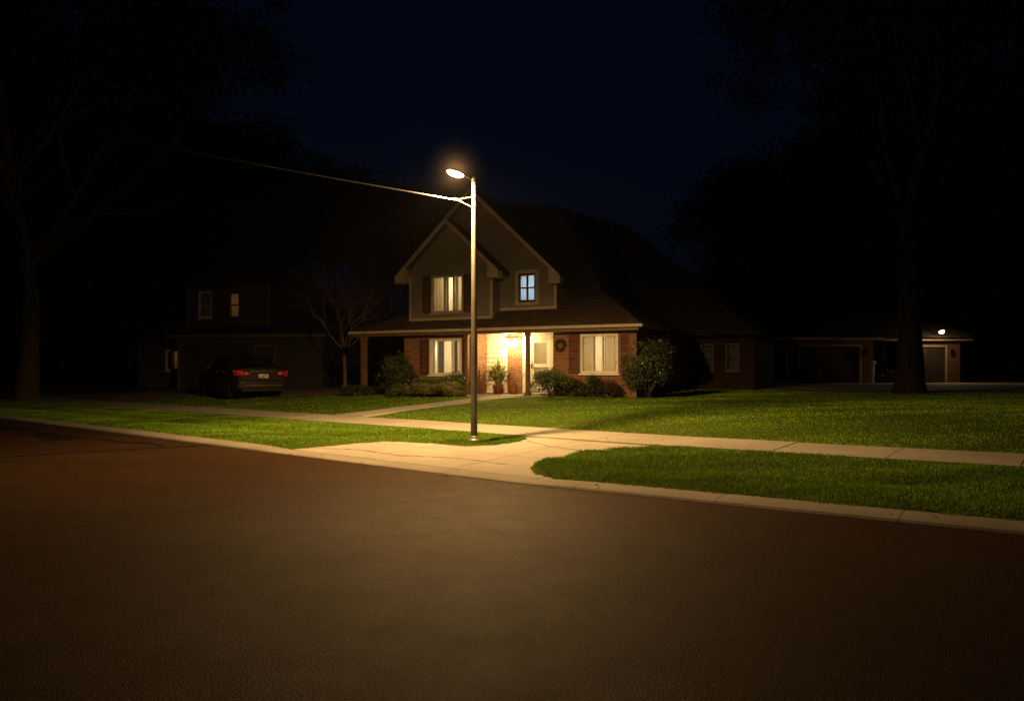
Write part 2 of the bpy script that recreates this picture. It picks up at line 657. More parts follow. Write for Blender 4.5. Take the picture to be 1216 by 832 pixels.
# tar seams and patches in the road
c1 = MB()
ribbon(c1, [(-16.5, 9.4), (-12.2, 11.6), (-9.54, 13.33), (-8.6, 14.15), (-7.53, 14.95), (-6.7, 15.5), (-5.95, 15.7)], 0.06, 0.006, 0.012, 3)
tag(c1.build('tar_seam', MA['tar'], road))
c2 = MB()
ribbon(c2, [(-10.5, 17.2), (-9.6, 16.9), (-8.9, 16.2), (-8.1, 15.9), (-7.55, 15.4), (-7.4, 15.1)], 0.045, 0.010, 0.02, 4)
c2.build('tar_seam', MA['tar'], road)
c3 = MB()
ribbon(c3, [(-16, 14.2), (-12.4, 15.9), (-9.9, 16.8)], 0.02, 0.006, 0.012, 5)
c3.build('tar_seam', MA['tar'], road)
c4 = MB()
ribbon(c4, [(-4.9, 6.9), (-4.2, 7.75), (-3.7, 8.2), (-3.0, 8.9), (-2.4, 9.2)], 0.006, 0.006, 0.02, 6)
c4.build('tar_seam', MA['tar'], road)


def blob_patch(poly_us, z, seed):
    mb = MB()
    rr = random.Random(seed)
    pts = []
    m = len(poly_us)
    for i in range(m):
        a = Vector(poly_us[i])
        b = Vector(poly_us[(i + 1) % m])
        n = max(2, int((b - a).length / 0.15))
        for k in range(n):
            p = a.lerp(b, k / n)
            pts.append(US(p.x + rr.uniform(-.035, .035), p.y + rr.uniform(-.035, .035), z))
    mb.add(pts, [tuple(range(len(pts)))])
    return mb


blob_patch([(-27.0, -1.0), (-22.3, -1.25), (-22.9, -1.95), (-27.5, -1.85)], 0.005, 2).build('tar_patch', MA['tar'], road)
blob_patch([(-21.6, -1.35), (-19.2, -1.30), (-18.7, -1.75), (-18.9, -2.15), (-20.7, -1.95)], 0.005, 3).build('tar_patch', MA['tar'], road)

# kerb and gutter, cast in lengths
kb = MB()
edges = [-260.0]
u = -90.0
while u < -13.5:
    edges.append(u)
    u += 3.0
edges += [-13.4, -12.4, -9.9, -7.9, -6.3, -5.5]
u = -3.55
while u < 60:
    edges.append(u)
    u += 1.95
edges.append(220.0)


def kerb_h(u):
    lo, hi = -12.6, -6.2
    d = max(lo - u, u - hi, 0)
    return 0.03 + (0.07 - 0.03) * min(1, d / 0.9)


for a, b in zip(edges[:-1], edges[1:]):
    a2, b2 = a + 0.004, b - 0.004
    ends = []
    for uu in (a2, b2):
        k = kerb_h(uu)
        prof = [(-0.30, -0.2), (-0.30, 0.005), (-0.27, 0.012 + k * 0.3), (-0.23, k * 0.6), (-0.16, k * 0.8), (-0.04, k * 0.96), (0.10, k + 0.003), (0.10, -0.2)]
        ends.append([US(uu, s_, z_) for s_, z_ in prof])
    n = len(ends[0])
    kb.add(ends[0] + ends[1], [(i, i + 1, n + i + 1, n + i) for i in range(n - 1)] + [tuple(range(n - 1, -1, -1)), tuple(range(n, 2 * n))])
tag(kb.build('kerb', MA['kerb']), kind='structure')
# dark joint bed under the kerb and walks
jb = MB()
rv = []
for uu in ru:
    rv += [US(uu, -0.29, -0.03), US(uu, 0.10, -0.03)]
jb.add(rv, [(2 * i, 2 * i + 2, 2 * i + 3, 2 * i + 1) for i in range(len(ru) - 1)])
jb.build('joint_bed', MA['tar'], road)

# sidewalk slabs
sb = MB()
u = -100.55
jit = random.Random(4)
while u < 60:
    dz = jit.uniform(-0.004, 0.004)
    a, b = u + 0.008, u + 1.75 - 0.008
    s0, s1 = 3.86, 5.36
    z0, z1 = 0.228 + dz, 0.272 + dz
    vs = [US(a, s0, 0.0), US(b, s0, 0.0), US(b, s1, 0.0), US(a, s1, 0.0), US(a, s0, z0), US(b, s0, z0), US(b, s1, z1), US(a, s1, z1)]
    sb.add(vs, [(4, 5, 6, 7), (0, 1, 5, 4), (1, 2, 6, 5), (2, 3, 7, 6), (3, 0, 4, 7)])
    u += 1.75
tag(sb.build('sidewalk', MA['concrete']), kind='structure')

# apron between the two verges
ab = MB()
for (ua, ub) in ((-13.3, -10.3), (-10.3, -8.05), (-8.05, -5.3)):
    for (sa, sc) in ((0.106, 1.62), (1.62, 3.855)):
        ug = np.linspace(ua + 0.006, ub - 0.006, int((ub - ua) / 0.1))
        sg_ = np.linspace(sa + 0.006, sc - 0.006, 18)
        UG, SG = np.meshgrid(ug, sg_, indexing='ij')
        cov = inside(LEFT_VERGE, UG, SG) | inside(RIGHT_VERGE, UG, SG)
        nv_ = len(sg_)
        vs = [US(UG[a_, b_], SG[a_, b_], float(apron_z(SG[a_, b_]))) for a_ in range(len(ug)) for b_ in range(nv_)]
        fs = []
        for a_ in range(len(ug) - 1):
            for b_ in range(nv_ - 1):
                if cov[a_, b_] and cov[a_ + 1, b_] and cov[a_, b_ + 1] and cov[a_ + 1, b_ + 1]:
                    continue
                k_ = a_ * nv_ + b_
                fs.append((k_, k_ + nv_, k_ + nv_ + 1, k_ + 1))
        ab.add(vs, fs)
apron = tag(ab.build('apron_pavement', MA['concrete']), kind='structure')
ck = MB()
ck_pts = [US(-12.6, 0.55), US(-11.2, 0.75), US(-9.7, 0.62), US(-8.6, 0.95), US(-7.6, 0.9)]


def drape_ribbon(mb, us_pts, w, lift, jitter, seed):
    rr = random.Random(seed)
    fine = []
    for a, b in zip(us_pts[:-1], us_pts[1:]):
        a, b = Vector(a), Vector(b)
        n = max(2, int((b - a).length / 0.1))
        fine += [a.lerp(b, k / n) for k in range(n)]
    L, Q = [], []
    off = 0
    for i, p in enumerate(fine):
        t = (fine[min(i + 1, len(fine) - 1)] - fine[max(0, i - 1)]).normalized()
        q = Vector((-t.y, t.x))
        off = off * 0.8 + rr.uniform(-1, 1) * jitter
        ww = w * rr.uniform(0.4, 1.4)
        for lst, sg in ((L, 1), (Q, -1)):
            c = p + q * (off + sg * ww)
            lst.append(US(c.x, c.y, float(apron_z(c.y)) + lift))
    n = len(fine)
    mb.add(L + Q, [(n + i, n + i + 1, i + 1, i) for i in range(n - 1)])


drape_ribbon(ck, [(-12.3, 0.5), (-11.2, 0.72), (-9.9, 0.6), (-8.7, 0.9), (-7.4, 0.85)], 0.010, 0.004, 0.02, 3)
drape_ribbon(ck, [(-9.0, 3.3), (-8.2, 2.9), (-7.2, 2.7)], 0.010, 0.004, 0.02, 5)
ck.build('crack', MA['tar'], apron)

# front walk to the porch
wb = MB()
walk = [(-17.35, 5.37), (-16.95, 6.3), (-16.6, 7.3), (-16.35, 8.3), (-16.25, 9.3), (-16.25, 10.3), (-16.32, 11.05), (-16.42, 11.72)]
wd = [0.62, 0.55, 0.5, 0.5, 0.5, 0.52, 0.6, 0.75]
for i in range(len(walk) - 1):
    (ua, sa), (ub, sc) = walk[i], walk[i + 1]
    wa, wc = wd[i], wd[i + 1]
    g_ = 0.008
    vs = []
    for (uu, s_, w_) in ((ua, sa + g_, wa), (ub, sc - g_, wc)):
        zt = float(hs(s_)) + 0.035
        vs += [US(uu - w_, s_, zt - 0.15), US(uu + w_, s_, zt - 0.15), US(uu - w_, s_, zt), US(uu + w_, s_, zt)]
    wb.add(vs, [(2, 3, 7, 6), (0, 2, 6, 4), (1, 5, 7, 3), (0, 1, 3, 2), (4, 6, 7, 5)])
tag(wb.build('garden_path', MA['concrete']), kind='structure')
WALK_POLY = [(u_ - w_, s_) for (u_, s_), w_ in zip(walk, wd)] + [(u_ + w_, s_) for (u_, s_), w_ in reversed(list(zip(walk, wd)))]


def rows_sheet(name, rows, lift, mat, world=False, nu=10):
    """rows: (s, u_left, u_right)"""
    mb = MB()
    vs, fs = [], []
    for (s_, ul, ur) in rows:
        for k in range(nu + 1):
            uu = ul + (ur - ul) * k / nu
            vs.append(US(uu, s_, float(turf_z(np.array(uu), np.array(s_))) + lift))
    for i in range(len(rows) - 1):
        for k in range(nu):
            a = i * (nu + 1) + k
            fs.append((a, a + 1, a + nu + 2, a + nu + 1))
    mb.add(vs, fs)
    return tag(mb.build(name, mat), kind='structure')


DR = [(5.37, -46.5, -33.2), (6.2, -44.2, -32.3), (7.0, -42, -31.3), (7.6, -38, -30.3), (8.0, -38, -29.0), (8.25, -38, -27.6), (8.5, -38, -25.0), (9.2, -38, -23.9), (10.2, -38, -23.4), (12, -38.5, -23.3), (14, -39, -23.5), (17, -39, -24)]
rows_sheet('driveway', DR, 0.022, MA['drive'], nu=24)
DR_POLY = [(r_[1], r_[0]) for r_ in DR] + [(r_[2], r_[0]) for r_ in reversed(DR)]


def world_sheet(name, x0, x1, y0, y1, lift, mat, nx=20, ny=14):
    mb = MB()
    vs, fs = [], []
    for j in range(ny + 1):
        for i in range(nx + 1):
            X = x0 + (x1 - x0) * i / nx
            Y = y0 + (y1 - y0) * j / ny
            u_ = X * D[0] + Y * D[1]
            s_ = X * N[0] + Y * N[1] - 8.3 - float(bend(u_))
            vs.append((X, Y, float(turf_z(np.array(u_), np.array(s_))) + lift))
    for j in range(ny):
        for i in range(nx):
            a = j * (nx + 1) + i
            fs.append((a, a + 1, a + nx + 2, a + nx + 1))
    mb.add(vs, fs)
    return tag(mb.build(name, mat), kind='structure')


world_sheet('driveway', 12.0, 46.0, 28.2, 44.6, 0.03, MA['concrete'])

# ------------------------------------------------------------------ house frame
H_TH = R(25)
HC, HS_ = math.cos(H_TH), math.sin(H_TH)
H_O = (4.35, 24.0, 0.70)


def hw(a, b, z=0.0):
    return (H_O[0] + HC * a + HS_ * b, H_O[1] - HS_ * a + HC * b, H_O[2] + z)


def w_us(X, Y):
    return (X * D[0] + Y * D[1], X * N[0] + Y * N[1] - 8.3 - float(bend(X * D[0] + Y * D[1])))


HOUSE_FOOT = [w_us(*hw(a, b)[:2]) for a, b in ((-12.0, 0.4), (0.0, 0.4), (0.0, 9), (2.8, 9), (2.8, 20), (-12, 20))]
PORCH_FOOT = [w_us(*hw(a, b)[:2]) for a, b in ((-6.6, -0.45), (-3.6, -0.45), (-3.6, 0.5), (-6.6, 0.5))]

# ------------------------------------------------------------------ grass blades
def blades(name, u, s, z, h0, h1, w, mat, lean=0.55, seed=1):
    r = np.random.default_rng(seed)
    n = len(u)
    X = u * D[0] + (s + bend(u) + 8.3) * N[0]
    Y = u * D[1] + (s + bend(u) + 8.3) * N[1]
    ang = r.uniform(0, 2 * np.pi, n)
    h = r.uniform(h0, h1, n)
    le = h * r.uniform(0.1, lean, n) * 1.2
    la = r.uniform(0, 2 * np.pi, n)
    ww = w * r.uniform(0.7, 1.3, n)
    dx, dy = np.cos(ang) * ww, np.sin(ang) * ww
    lx, ly = np.cos(la) * le, np.sin(la) * le
    P = np.stack([X, Y, z - 0.006], -1)
    v = np.empty((n, 5, 3), np.float32)
    v[:, 0] = P + np.stack([-dx, -dy, 0 * h], -1)
    v[:, 1] = P + np.stack([dx, dy, 0 * h], -1)
    mid = P + np.stack([lx * 0.3, ly * 0.3, h * 0.6], -1)
    v[:, 2] = mid + np.stack([dx * 0.75, dy * 0.75, 0 * h], -1)
    v[:, 3] = mid - np.stack([dx * 0.75, dy * 0.75, 0 * h], -1)
    v[:, 4] = P + np.stack([lx, ly, h], -1)
    b = (np.arange(n) * 5)[:, None]
    f = np.concatenate([b + np.array([[0, 1, 2]]), b + np.array([[0, 2, 3]]), b + np.array([[3, 2, 4]])], 0)
    return np_mesh(name, v.reshape(-1, 3), f, mat)


def scatter(poly, dens_fn, umin, umax, smin, smax, nmax, seed, extra_out=()):
    r = np.random.default_rng(seed)
    u = r.uniform(umin, umax, nmax)
    s = r.uniform(smin, smax, nmax)
    k = inside(poly, u, s) if poly is not None else np.ones(nmax, bool)
    for p in extra_out:
        k &= ~inside(p, u, s)
    X = u * D[0] + (s + bend(u) + 8.3) * N[0]
    Y = u * D[1] + (s + bend(u) + 8.3) * N[1]
    # only what lies in front of the camera with some margin either side
    k &= (Y > 3) & (np.abs(X) < 0.80 * Y + 2.5)
    k &= r.uniform(0, 1, nmax) < dens_fn(X, Y)
    k &= ~((X > 11.8) & (Y > 28.0))
    u, s = u[k], s[k]
    return u, s


def soften(poly, seed, amp=0.05):
    rr = random.Random(seed)
    out = []
    m = len(poly)
    for i in range(m):
        a, b = Vector(poly[i]), Vector(poly[(i + 1) % m])
        n = max(1, int((b - a).length / 0.25))
        for k in range(n):
            p = a.lerp(b, k / n)
            out.append((p.x + rr.uniform(-amp, amp), p.y + rr.uniform(-amp, amp)))
    return out


u, s = scatter(soften(RIGHT_VERGE, 2), lambda X, Y: np.clip((11.0 / np.maximum(Y, 1)) ** 1.2, 0.25, 1), -8, 6, 0, 4.0, 150000, 5)
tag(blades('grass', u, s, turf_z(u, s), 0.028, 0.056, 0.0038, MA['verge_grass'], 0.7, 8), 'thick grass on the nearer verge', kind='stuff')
u, s = scatter(soften(LEFT_VERGE, 3), lambda X, Y: np.clip((14.0 / np.maximum(Y, 1)) ** 1.6, 0.12, 1), -46, -8.5, 0, 4.0, 290000, 6)
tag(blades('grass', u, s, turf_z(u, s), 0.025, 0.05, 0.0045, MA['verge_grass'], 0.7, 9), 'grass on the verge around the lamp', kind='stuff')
u, s = scatter(None, lambda X, Y: np.clip((13.0 / np.maximum(Y, 1)) ** 1.5, 0.06, 1), -34, 14, 5.33, 30, 1100000, 7, (WALK_POLY, DR_POLY, HOUSE_FOOT, PORCH_FOOT))
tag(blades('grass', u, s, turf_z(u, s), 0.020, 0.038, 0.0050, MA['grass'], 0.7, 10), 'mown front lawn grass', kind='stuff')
# a few fallen leaves blown over the walk, verge and gutter
rl = np.random.default_rng(91)
nl = 170
lu, ls = rl.uniform(-22, 4, nl), rl.uniform(-0.8, 9.0, nl)
ls[:40] = rl.normal(-0.38, 0.12, 40)
lz = np.where(ls < -0.3, 0.008, np.where(ls < 0.1, 0.075, turf_z(lu, ls) + 0.03))
lz = np.where((ls > 3.85) & (ls < 5.36), 0.275, lz)
onap = (lu > -12.3) & (lu < -6.2) & (ls > -0.3) & (ls < 3.85) & ~(inside(LEFT_VERGE, lu, ls) | inside(RIGHT_VERGE, lu, ls))
lz = np.where(onap, np.maximum(apron_z(ls), 0.03) + 0.012, lz)
LX_ = lu * D[0] + (ls + bend(lu) + 8.3) * N[0]
LY_ = lu * D[1] + (ls + bend(lu) + 8.3) * N[1]
LITTER = np.stack([LX_, LY_, lz], -1)

# ------------------------------------------------------------------ foliage helpers
def rand_dirs(r, n):
    v = r.normal(size=(n, 3))
    return v / np.linalg.norm(v, axis=1, keepdims=True)


def leaf_mesh(name, P, size, mat, parent, seed=1, up=None, aspect=0.5):
    """rhombic leaves at points P, random tilt, biased to face direction `up` (N,3) when given"""
    r = np.random.default_rng(seed)
    n = len(P)
    nrm = rand_dirs(r, n)
    if up is not None:
        nrm = nrm * 0.8 + up
        nrm /= np.linalg.norm(nrm, axis=1, keepdims=True)
    t = np.cross(nrm, rand_dirs(r, n))
    t /= np.maximum(np.linalg.norm(t, axis=1, keepdims=True), 1e-6)
    b = np.cross(nrm, t)
    L = size * r.uniform(0.65, 1.3, (n, 1))
    W = L * aspect
    v = np.empty((n, 4, 3))
    v[:, 0] = P - t * L * 0.5
    v[:, 1] = P + b * W * 0.5 + nrm * L * 0.06
    v[:, 2] = P + t * L * 0.5
    v[:, 3] = P - b * W * 0.5 + nrm * L * 0.06
    f = np.arange(n * 4).reshape(n, 4)
    return np_mesh(name, v.reshape(-1, 3), f, mat, parent)


up_l = np.zeros_like(LITTER)
up_l[:, 2] = 2.2
tag(leaf_mesh('fallen_leaves', LITTER, 0.055, MA['leaf_brown'], None, 92, up_l, 0.6), 'a scatter of dry fallen leaves on grass and paving', kind='stuff')


def shrub(name, label, cat, loc, rx, ry, h, mat, n=2200, leaf=0.075, seed=1, group=None, spiky=0.0, stem_h=0.0, base=0.12):
    """a clumped, uneven shrub: stems inside, leaves through the outer half of the volume"""
    root = thing(name, label, cat, loc, 0, group)
    r = np.random.default_rng(seed)
    k = 26
    cd = rand_dirs(r, k)
    cd[:, 2] = np.abs(cd[:, 2]) * 1.5 - 0.75
    cc = cd * r.uniform(0.45, 0.8, (k, 1))
    cr = r.uniform(0.26, 0.46, k)
    idx = r.integers(0, k, n)
    dd = rand_dirs(r, n)
    rad = cr[idx] * r.uniform(0.55, 1.08, n) ** 0.6
    P = cc[idx] + dd * rad[:, None]
    P[:, 2] = np.maximum(P[:, 2], -0.98)
    out = P / np.maximum(np.linalg.norm(P, axis=1, keepdims=True), 1e-6)
    zc = stem_h + (h - stem_h) * 0.5
    Q = P * np.array([rx, ry, (h - stem_h) * 0.5]) + np.array([0, 0, zc])
    if spiky:
        m = r.uniform(0, 1, n) < 0.12
        Q[m] += out[m] * r.uniform(0, spiky, (m.sum(), 1))
    Q[:, 2] = np.maximum(Q[:, 2], 0.02)
    leaf_mesh('foliage', Q, leaf, mat, root, seed + 3, out * 0.7)
    sb_ = MB()
    rr = random.Random(seed)
    for i in range(9):
        c_ = cc[rr.randrange(k)]
        e = Vector((c_[0] * rx, c_[1] * ry, zc + c_[2] * (h - stem_h) * 0.5))
        b0 = Vector((rr.uniform(-.06, .06), rr.uniform(-.06, .06), -0.05))
        m_ = b0.lerp(e, 0.55) + Vector((0, 0, 0.08))
        if stem_h > 0:
            m_ = Vector((b0.x * 1.6, b0.y * 1.6, stem_h * 1.1))
        sb_.tube([b0, m_, e], [0.028, 0.018, 0.006], 6)
    sb_.build('stem', MA['bark'], root, True)
    return root


def grow(mb, tips, p, d, L, r0, lvl, maxlvl, rr, kids, spread, up=0.12, nseg=4, sides=7, twist=0.22):
    pts, rads = [p.copy()], [r0]
    q, dd = p.copy(), d.copy()
    r1 = r0 * (0.62 if lvl < maxlvl else 0.3)
    for i in range(nseg):
        dd = (dd + Vector((rr.uniform(-1, 1), rr.uniform(-1, 1), rr.uniform(-.6, .8))) * twist + Vector((0, 0, up))).normalized()
        q = q + dd * (L / nseg)
        pts.append(q.copy())
        rads.append(r0 + (r1 - r0) * (i + 1) / nseg)
    mb.tube(pts, rads, max(4, sides), cap=(lvl == maxlvl))
    if lvl >= maxlvl - 1:
        tips.append((pts[-1], dd, lvl))
        tips.append((pts[len(pts) // 2], dd, lvl))
    if lvl == maxlvl:
        return
    n = kids[lvl]
    base_a = rr.uniform(0, 6.28)
    for k in range(n):
        fr = 0.45 + 0.55 * (k + 1) / n if lvl > 0 else 0.7 + 0.3 * (k + 1) / n
        j = min(len(pts) - 2, int(fr * (len(pts) - 1)))
        f2 = fr * (len(pts) - 1) - j
        b = pts[j].lerp(pts[j + 1], min(1, f2))
        ax = dd.orthogonal().normalized()
        ax.rotate(Matrix.Rotation(base_a + k * 2.4 + rr.uniform(-.4, .4), 3, dd))
        sp = spread[lvl] * rr.uniform(0.7, 1.2)
        nd = (dd * math.cos(sp) + ax * math.sin(sp)).normalized()
        rb_ = rads[min(j + 1, len(rads) - 1)] * rr.uniform(0.55, 0.8)
        grow(mb, tips, b, nd, L * rr.uniform(0.62, 0.85), rb_, lvl + 1, maxlvl, rr, kids, spread, up * 0.7, nseg, sides - 1, twist)


def tree(name, label, loc, trunk_len, r0, seed, kids, spread, maxlvl, leaf_n, leaf, clump, bark, leafmat, group=None, lean=(0, 0), flare=True, droop=0.0, up=0.12, twist=0.2, limb_scale=1.0):
    root = thing(name, label, 'tree', loc, 0, group)
    rr = random.Random(seed)
    tb, tips = MB(), []
    d = Vector((lean[0], lean[1], 1)).normalized()
    pts, rads = [], []
    for i in range(7):
        t_ = i / 6
        p = Vector((lean[0] * trunk_len * t_, lean[1] * trunk_len * t_, -0.25 + (trunk_len + 0.25) * t_))
        p += Vector((math.sin(t_ * 5 + seed) * 0.06, math.cos(t_ * 4 + seed) * 0.06, 0)) * min(1, t_ * 3) * r0 * 3
        pts.append(p)
        rads.append(r0 * (1 - 0.32 * t_) * (1 + (0.75 * math.exp(-t_ * 9) if flare else 0)))
    if flare:
        p0 = pts[0].lerp(pts[1], 0.35)
        pts.insert(1, p0)
        rads.insert(1, r0 * 1.35)
        pts.insert(2, pts[0].lerp(pts[2], 0.7))
        rads.insert(2, r0 * 1.10)
    tb.tube(pts, rads, 14)
    top = pts[-1]
    n = kids[0]
    a0 = rr.uniform(0, 6.28)
    for k in range(n):
        sp = spread[0] * rr.uniform(0.75, 1.2) * (0.4 if k == 0 else 1)
        a = a0 + k * 6.283 / max(1, n - 1) + rr.uniform(-.3, .3)
        nd = Vector((math.cos(a) * math.sin(sp), math.sin(a) * math.sin(sp), math.cos(sp)))
        st = pts[-1].lerp(pts[-2], 0.0 if k == 0 else rr.uniform(0.0, 0.8))
        grow(tb, tips, st, nd, trunk_len * rr.uniform(0.75, 1.05) * limb_scale, rads[-1] * rr.uniform(0.55, 0.8), 1, maxlvl, rr, kids, spread, up, 4, 8, twist)
    tb.build('trunk', bark, root, True)
    if leaf_n:
        r = np.random.default_rng(seed)
        C = np.array([tuple(t_[0]) for t_ in tips])
        per = max(1, leaf_n // len(C))
        P = np.repeat(C, per, 0)
        off = r.normal(size=P.shape) * clump * np.repeat(r.uniform(0.5, 1.25, (len(C), 1)), per, 0)
        off[:, 2] *= 0.7
        P = P + off
        P[:, 2] -= droop * np.abs(off[:, 0])
        up_ = np.zeros_like(P)
        up_[:, 2] = 0.7
        leaf_mesh('crown', P, leaf, leafmat, root, seed + 1, up_, 0.55)
    return root, tips


# ------------------------------------------------------------------ building helpers
def wall_grid(mb, x0, x1, z0, z1, y0, y1, holes=(), axis='x', mi=0):
    """a wall with real openings; axis 'x': runs along x, thickness y0..y1; axis 'y': runs along y, thickness in x"""
    xs = sorted({x0, x1, *[h[0] for h in holes], *[h[1] for h in holes]})
    zs = sorted({z0, z1, *[h[2] for h in holes], *[h[3] for h in holes]})

    def solid(i, j):
        if i < 0 or j < 0 or i >= len(xs) - 1 or j >= len(zs) - 1:
            return False
        cx, cz = (xs[i] + xs[i + 1]) / 2, (zs[j] + zs[j + 1]) / 2
        return not any(h[0] < cx < h[1] and h[2] < cz < h[3] for h in holes)

    def P(x, y, z):
        return (x, y, z) if axis == 'x' else (y, x, z)
    for i in range(len(xs) - 1):
        for j in range(len(zs) - 1):
            if not solid(i, j):
                continue
            a, b, c, d = xs[i], xs[i + 1], zs[j], zs[j + 1]
            mb.add([P(a, y0, c), P(b, y0, c), P(b, y0, d), P(a, y0, d)], [(0, 1, 2, 3)], mi)
            mb.add([P(a, y1, c), P(b, y1, c), P(b, y1, d), P(a, y1, d)], [(3, 2, 1, 0)], mi)
            if not solid(i - 1, j):
                mb.add([P(a, y0, c), P(a, y0, d), P(a, y1, d), P(a, y1, c)], [(0, 1, 2, 3)], mi)
            if not solid(i + 1, j):
                mb.add([P(b, y0, c), P(b, y1, c), P(b, y1, d), P(b, y0, d)], [(0, 1, 2, 3)], mi)
            if not solid(i, j - 1):
                mb.add([P(a, y0, c), P(a, y1, c), P(b, y1, c), P(b, y0, c)], [(0, 1, 2, 3)], mi)
            if not solid(i, j + 1):
                mb.add([P(a, y0, d), P(b, y0, d), P(b, y1, d), P(a, y1, d)], [(0, 1, 2, 3)], mi)


def clapboard(mb, y, z0, z1, xr, holes=(), lap=0.155, out=0.022, axis='x', sgn=-1):
    """lapped boards; xr(z) -> (xl, xr) the wall's extent at height z"""
    def P(x, yy, z):
        return (x, yy, z) if axis == 'x' else (yy, x, z)
    n = int(math.ceil((z1 - z0) / lap))
    for k in range(n):
        za, zb = z0 + k * lap, min(z1, z0 + (k + 1) * lap)
        la, ra = xr(za)
        lb, rb_ = xr(zb)
        if ra - la < 0.02:
            continue
        zm = (za + zb) / 2
        cuts = [(la, ra, lb, rb_)]
        for h in holes:
            if h[2] < zm < h[3]:
                nx = []
                for (p, q, p2, q2) in cuts:
                    if h[0] > p and h[0] < q:
                        nx.append((p, h[0], p2, h[0]))
                    if h[1] < q and h[1] > p:
                        nx.append((h[1], q, h[1], q2))
                    if h[1] <= p or h[0] >= q:
                        nx.append((p, q, p2, q2))
                cuts = nx
        for (p, q, p2, q2) in cuts:
            yo = y + sgn * out
            mb.add([P(p, yo, za), P(q, yo, za), P(q2, y, zb + 0.004), P(p2, y, zb + 0.004), P(p, y + 0.0, za), P(q, y + 0.0, za)],
                   [(0, 1, 2, 3), (4, 5, 1, 0)])


def curtain(x0, x1, z0, z1, y, folds, depth, mat, parent, seed=0, n_per=8):
    mb = MB()
    rr = random.Random(seed)
    n = max(8, int(folds * n_per))
    vs = []
    ph = rr.uniform(0, 6)
    for i in range(n + 1):
        t_ = i / n
        x = x0 + (x1 - x0) * t_
        d_ = depth * math.sin(t_ * folds * 6.283 + ph + 0.8 * math.sin(t_ * 9 + ph))
        vs.append((x, y + d_ * 0.6, z1))
        vs.append((x, y + d_, z0))
    fs = [(2 * i, 2 * i + 1, 2 * i + 3, 2 * i + 2) for i in range(n)]
    mb.add(vs, fs)
    return mb.build('curtain', mat, parent, True)


def window(parent, x0, x1, z0, z1, y, mulls=(), bars=(), fw=0.06, frame=None, sill=True, glass=None, depth=0.10, label=None):
    """window frame (part) with pane as sub-part; faces -y, opening from x0..x1"""
    frame = frame or MA['white']
    mb = MB()
    ya, yb = y - 0.03, y + depth
    mb.box(x0 - 0.02, x0 + fw, ya, yb, z0, z1)
    mb.box(x1 - fw, x1 + 0.02, ya, yb, z0, z1)
    mb.box(x0 - 0.02, x1 + 0.02, ya - 0.004, yb, z1 - fw, z1 + 0.03)
    mb.box(x0 - 0.02, x1 + 0.02, ya - 0.004, yb, z0 - 0.03, z0 + fw)
    for (m, w) in mulls:
        mb.box(m - w / 2, m + w / 2, ya + 0.012, yb - 0.01, z0 + fw, z1 - fw)
    for (zb, w) in bars:
        mb.box(x0 + fw, x1 - fw, ya + 0.016, yb - 0.014, zb - w / 2, zb + w / 2)
    wdw = mb.build('window', frame, parent, bevel=0.006, seg=1)
    if sill:
        s_ = MB()
        s_.box(x0 - 0.08, x1 + 0.08, y - 0.10, y + 0.02, z0 - 0.095, z0 - 0.034)
        s_.build('sill', frame, wdw, bevel=0.008, seg=1)
    p = MB()
    p.box(x0 + fw * 0.5, x1 - fw * 0.5, y + depth * 0.5, y + depth * 0.5 + 0.006, z0 + fw * 0.5, z1 - fw * 0.5)
    p.build('pane', glass or MA['glass'], wdw)
    if label:
        wdw['label'] = label
    return wdw


def room(parent, x0, x1, y0, y1, z0, z1, power, color, lpos=None, mat=None, radius=0.12):
    mb = MB()
    vs = [(x0, y0, z0), (x1, y0, z0), (x1, y1, z0), (x0, y1, z0), (x0, y0, z1), (x1, y0, z1), (x1, y1, z1), (x0, y1, z1)]
    mb.add(vs, [(0, 1, 2, 3), (7, 6, 5, 4), (1, 5, 6, 2), (2, 6, 7, 3), (3, 7, 4, 0)])
    mb.build('interior', mat or MA['dark_plaster'], parent)
    if lpos is None:
        lpos = ((x0 + x1) / 2, (y0 + y1) / 2, z1 - 0.5)
    point_light('room_lamp', lpos, power, color, radius, parent)


def gable_roof(parent, pa, pz, hl, hr, sl, b0, b1, th=0.14, name='roof', mat=None):
    mb = MB()
    mb.prism([(pa, b0, pz), (pa, b0, pz - th), (pa + hr, b0, pz - sl * hr - th), (pa + hr, b0, pz - sl * hr)], (0, b1 - b0, 0))
    mb.prism([(pa - 0.001, b0, pz), (pa - hl, b0, pz - sl * hl), (pa - hl, b0, pz - sl * hl - th), (pa - 0.001, b0, pz - th)], (0, b1 - b0, 0))
    return mb.build(name, mat or MA['shingle'], parent)


def rake_boards(parent, pa, pz, hl, hr, sl, b0, h=0.17, ret=0.42, mat=None, left_ret=True):
    for sgn, hh, rt in ((1, hr, True), (-1, hl, left_ret)):
        mb = MB()
        e = pa + sgn * hh
        ze = pz - sl * hh
        pts = [(pa, b0, pz + 0.01), (pa, b0, pz - h * 1.2), (e, b0, ze - h), (e, b0, ze + 0.01)]
        mb.prism(pts if sgn > 0 else pts[::-1], (0, -0.04, 0))
        o = mb.build('rake_board', mat or MA['trim'], parent)
        if rt:
            m2 = MB()
            p2 = [(e + sgn * 0.02, b0 + 0.003, ze - h * 0.3), (e - sgn * ret, b0 + 0.003, ze + ret * sl - h * 0.6), (e - sgn * ret, b0 + 0.003, ze - h - 0.14), (e + sgn * 0.02, b0 + 0.003, ze - h - 0.14)]
            m2.prism(p2 if sgn < 0 else p2[::-1], (0, -0.06, 0))
            m2.prism([(x, y_ + 0.34, z) for x, y_, z in (p2 if sgn < 0 else p2[::-1])], (0, -0.335, 0))
            m2.build('eave_return', mat or MA['trim'], parent)


WARM = (1.0, 0.74, 0.42)
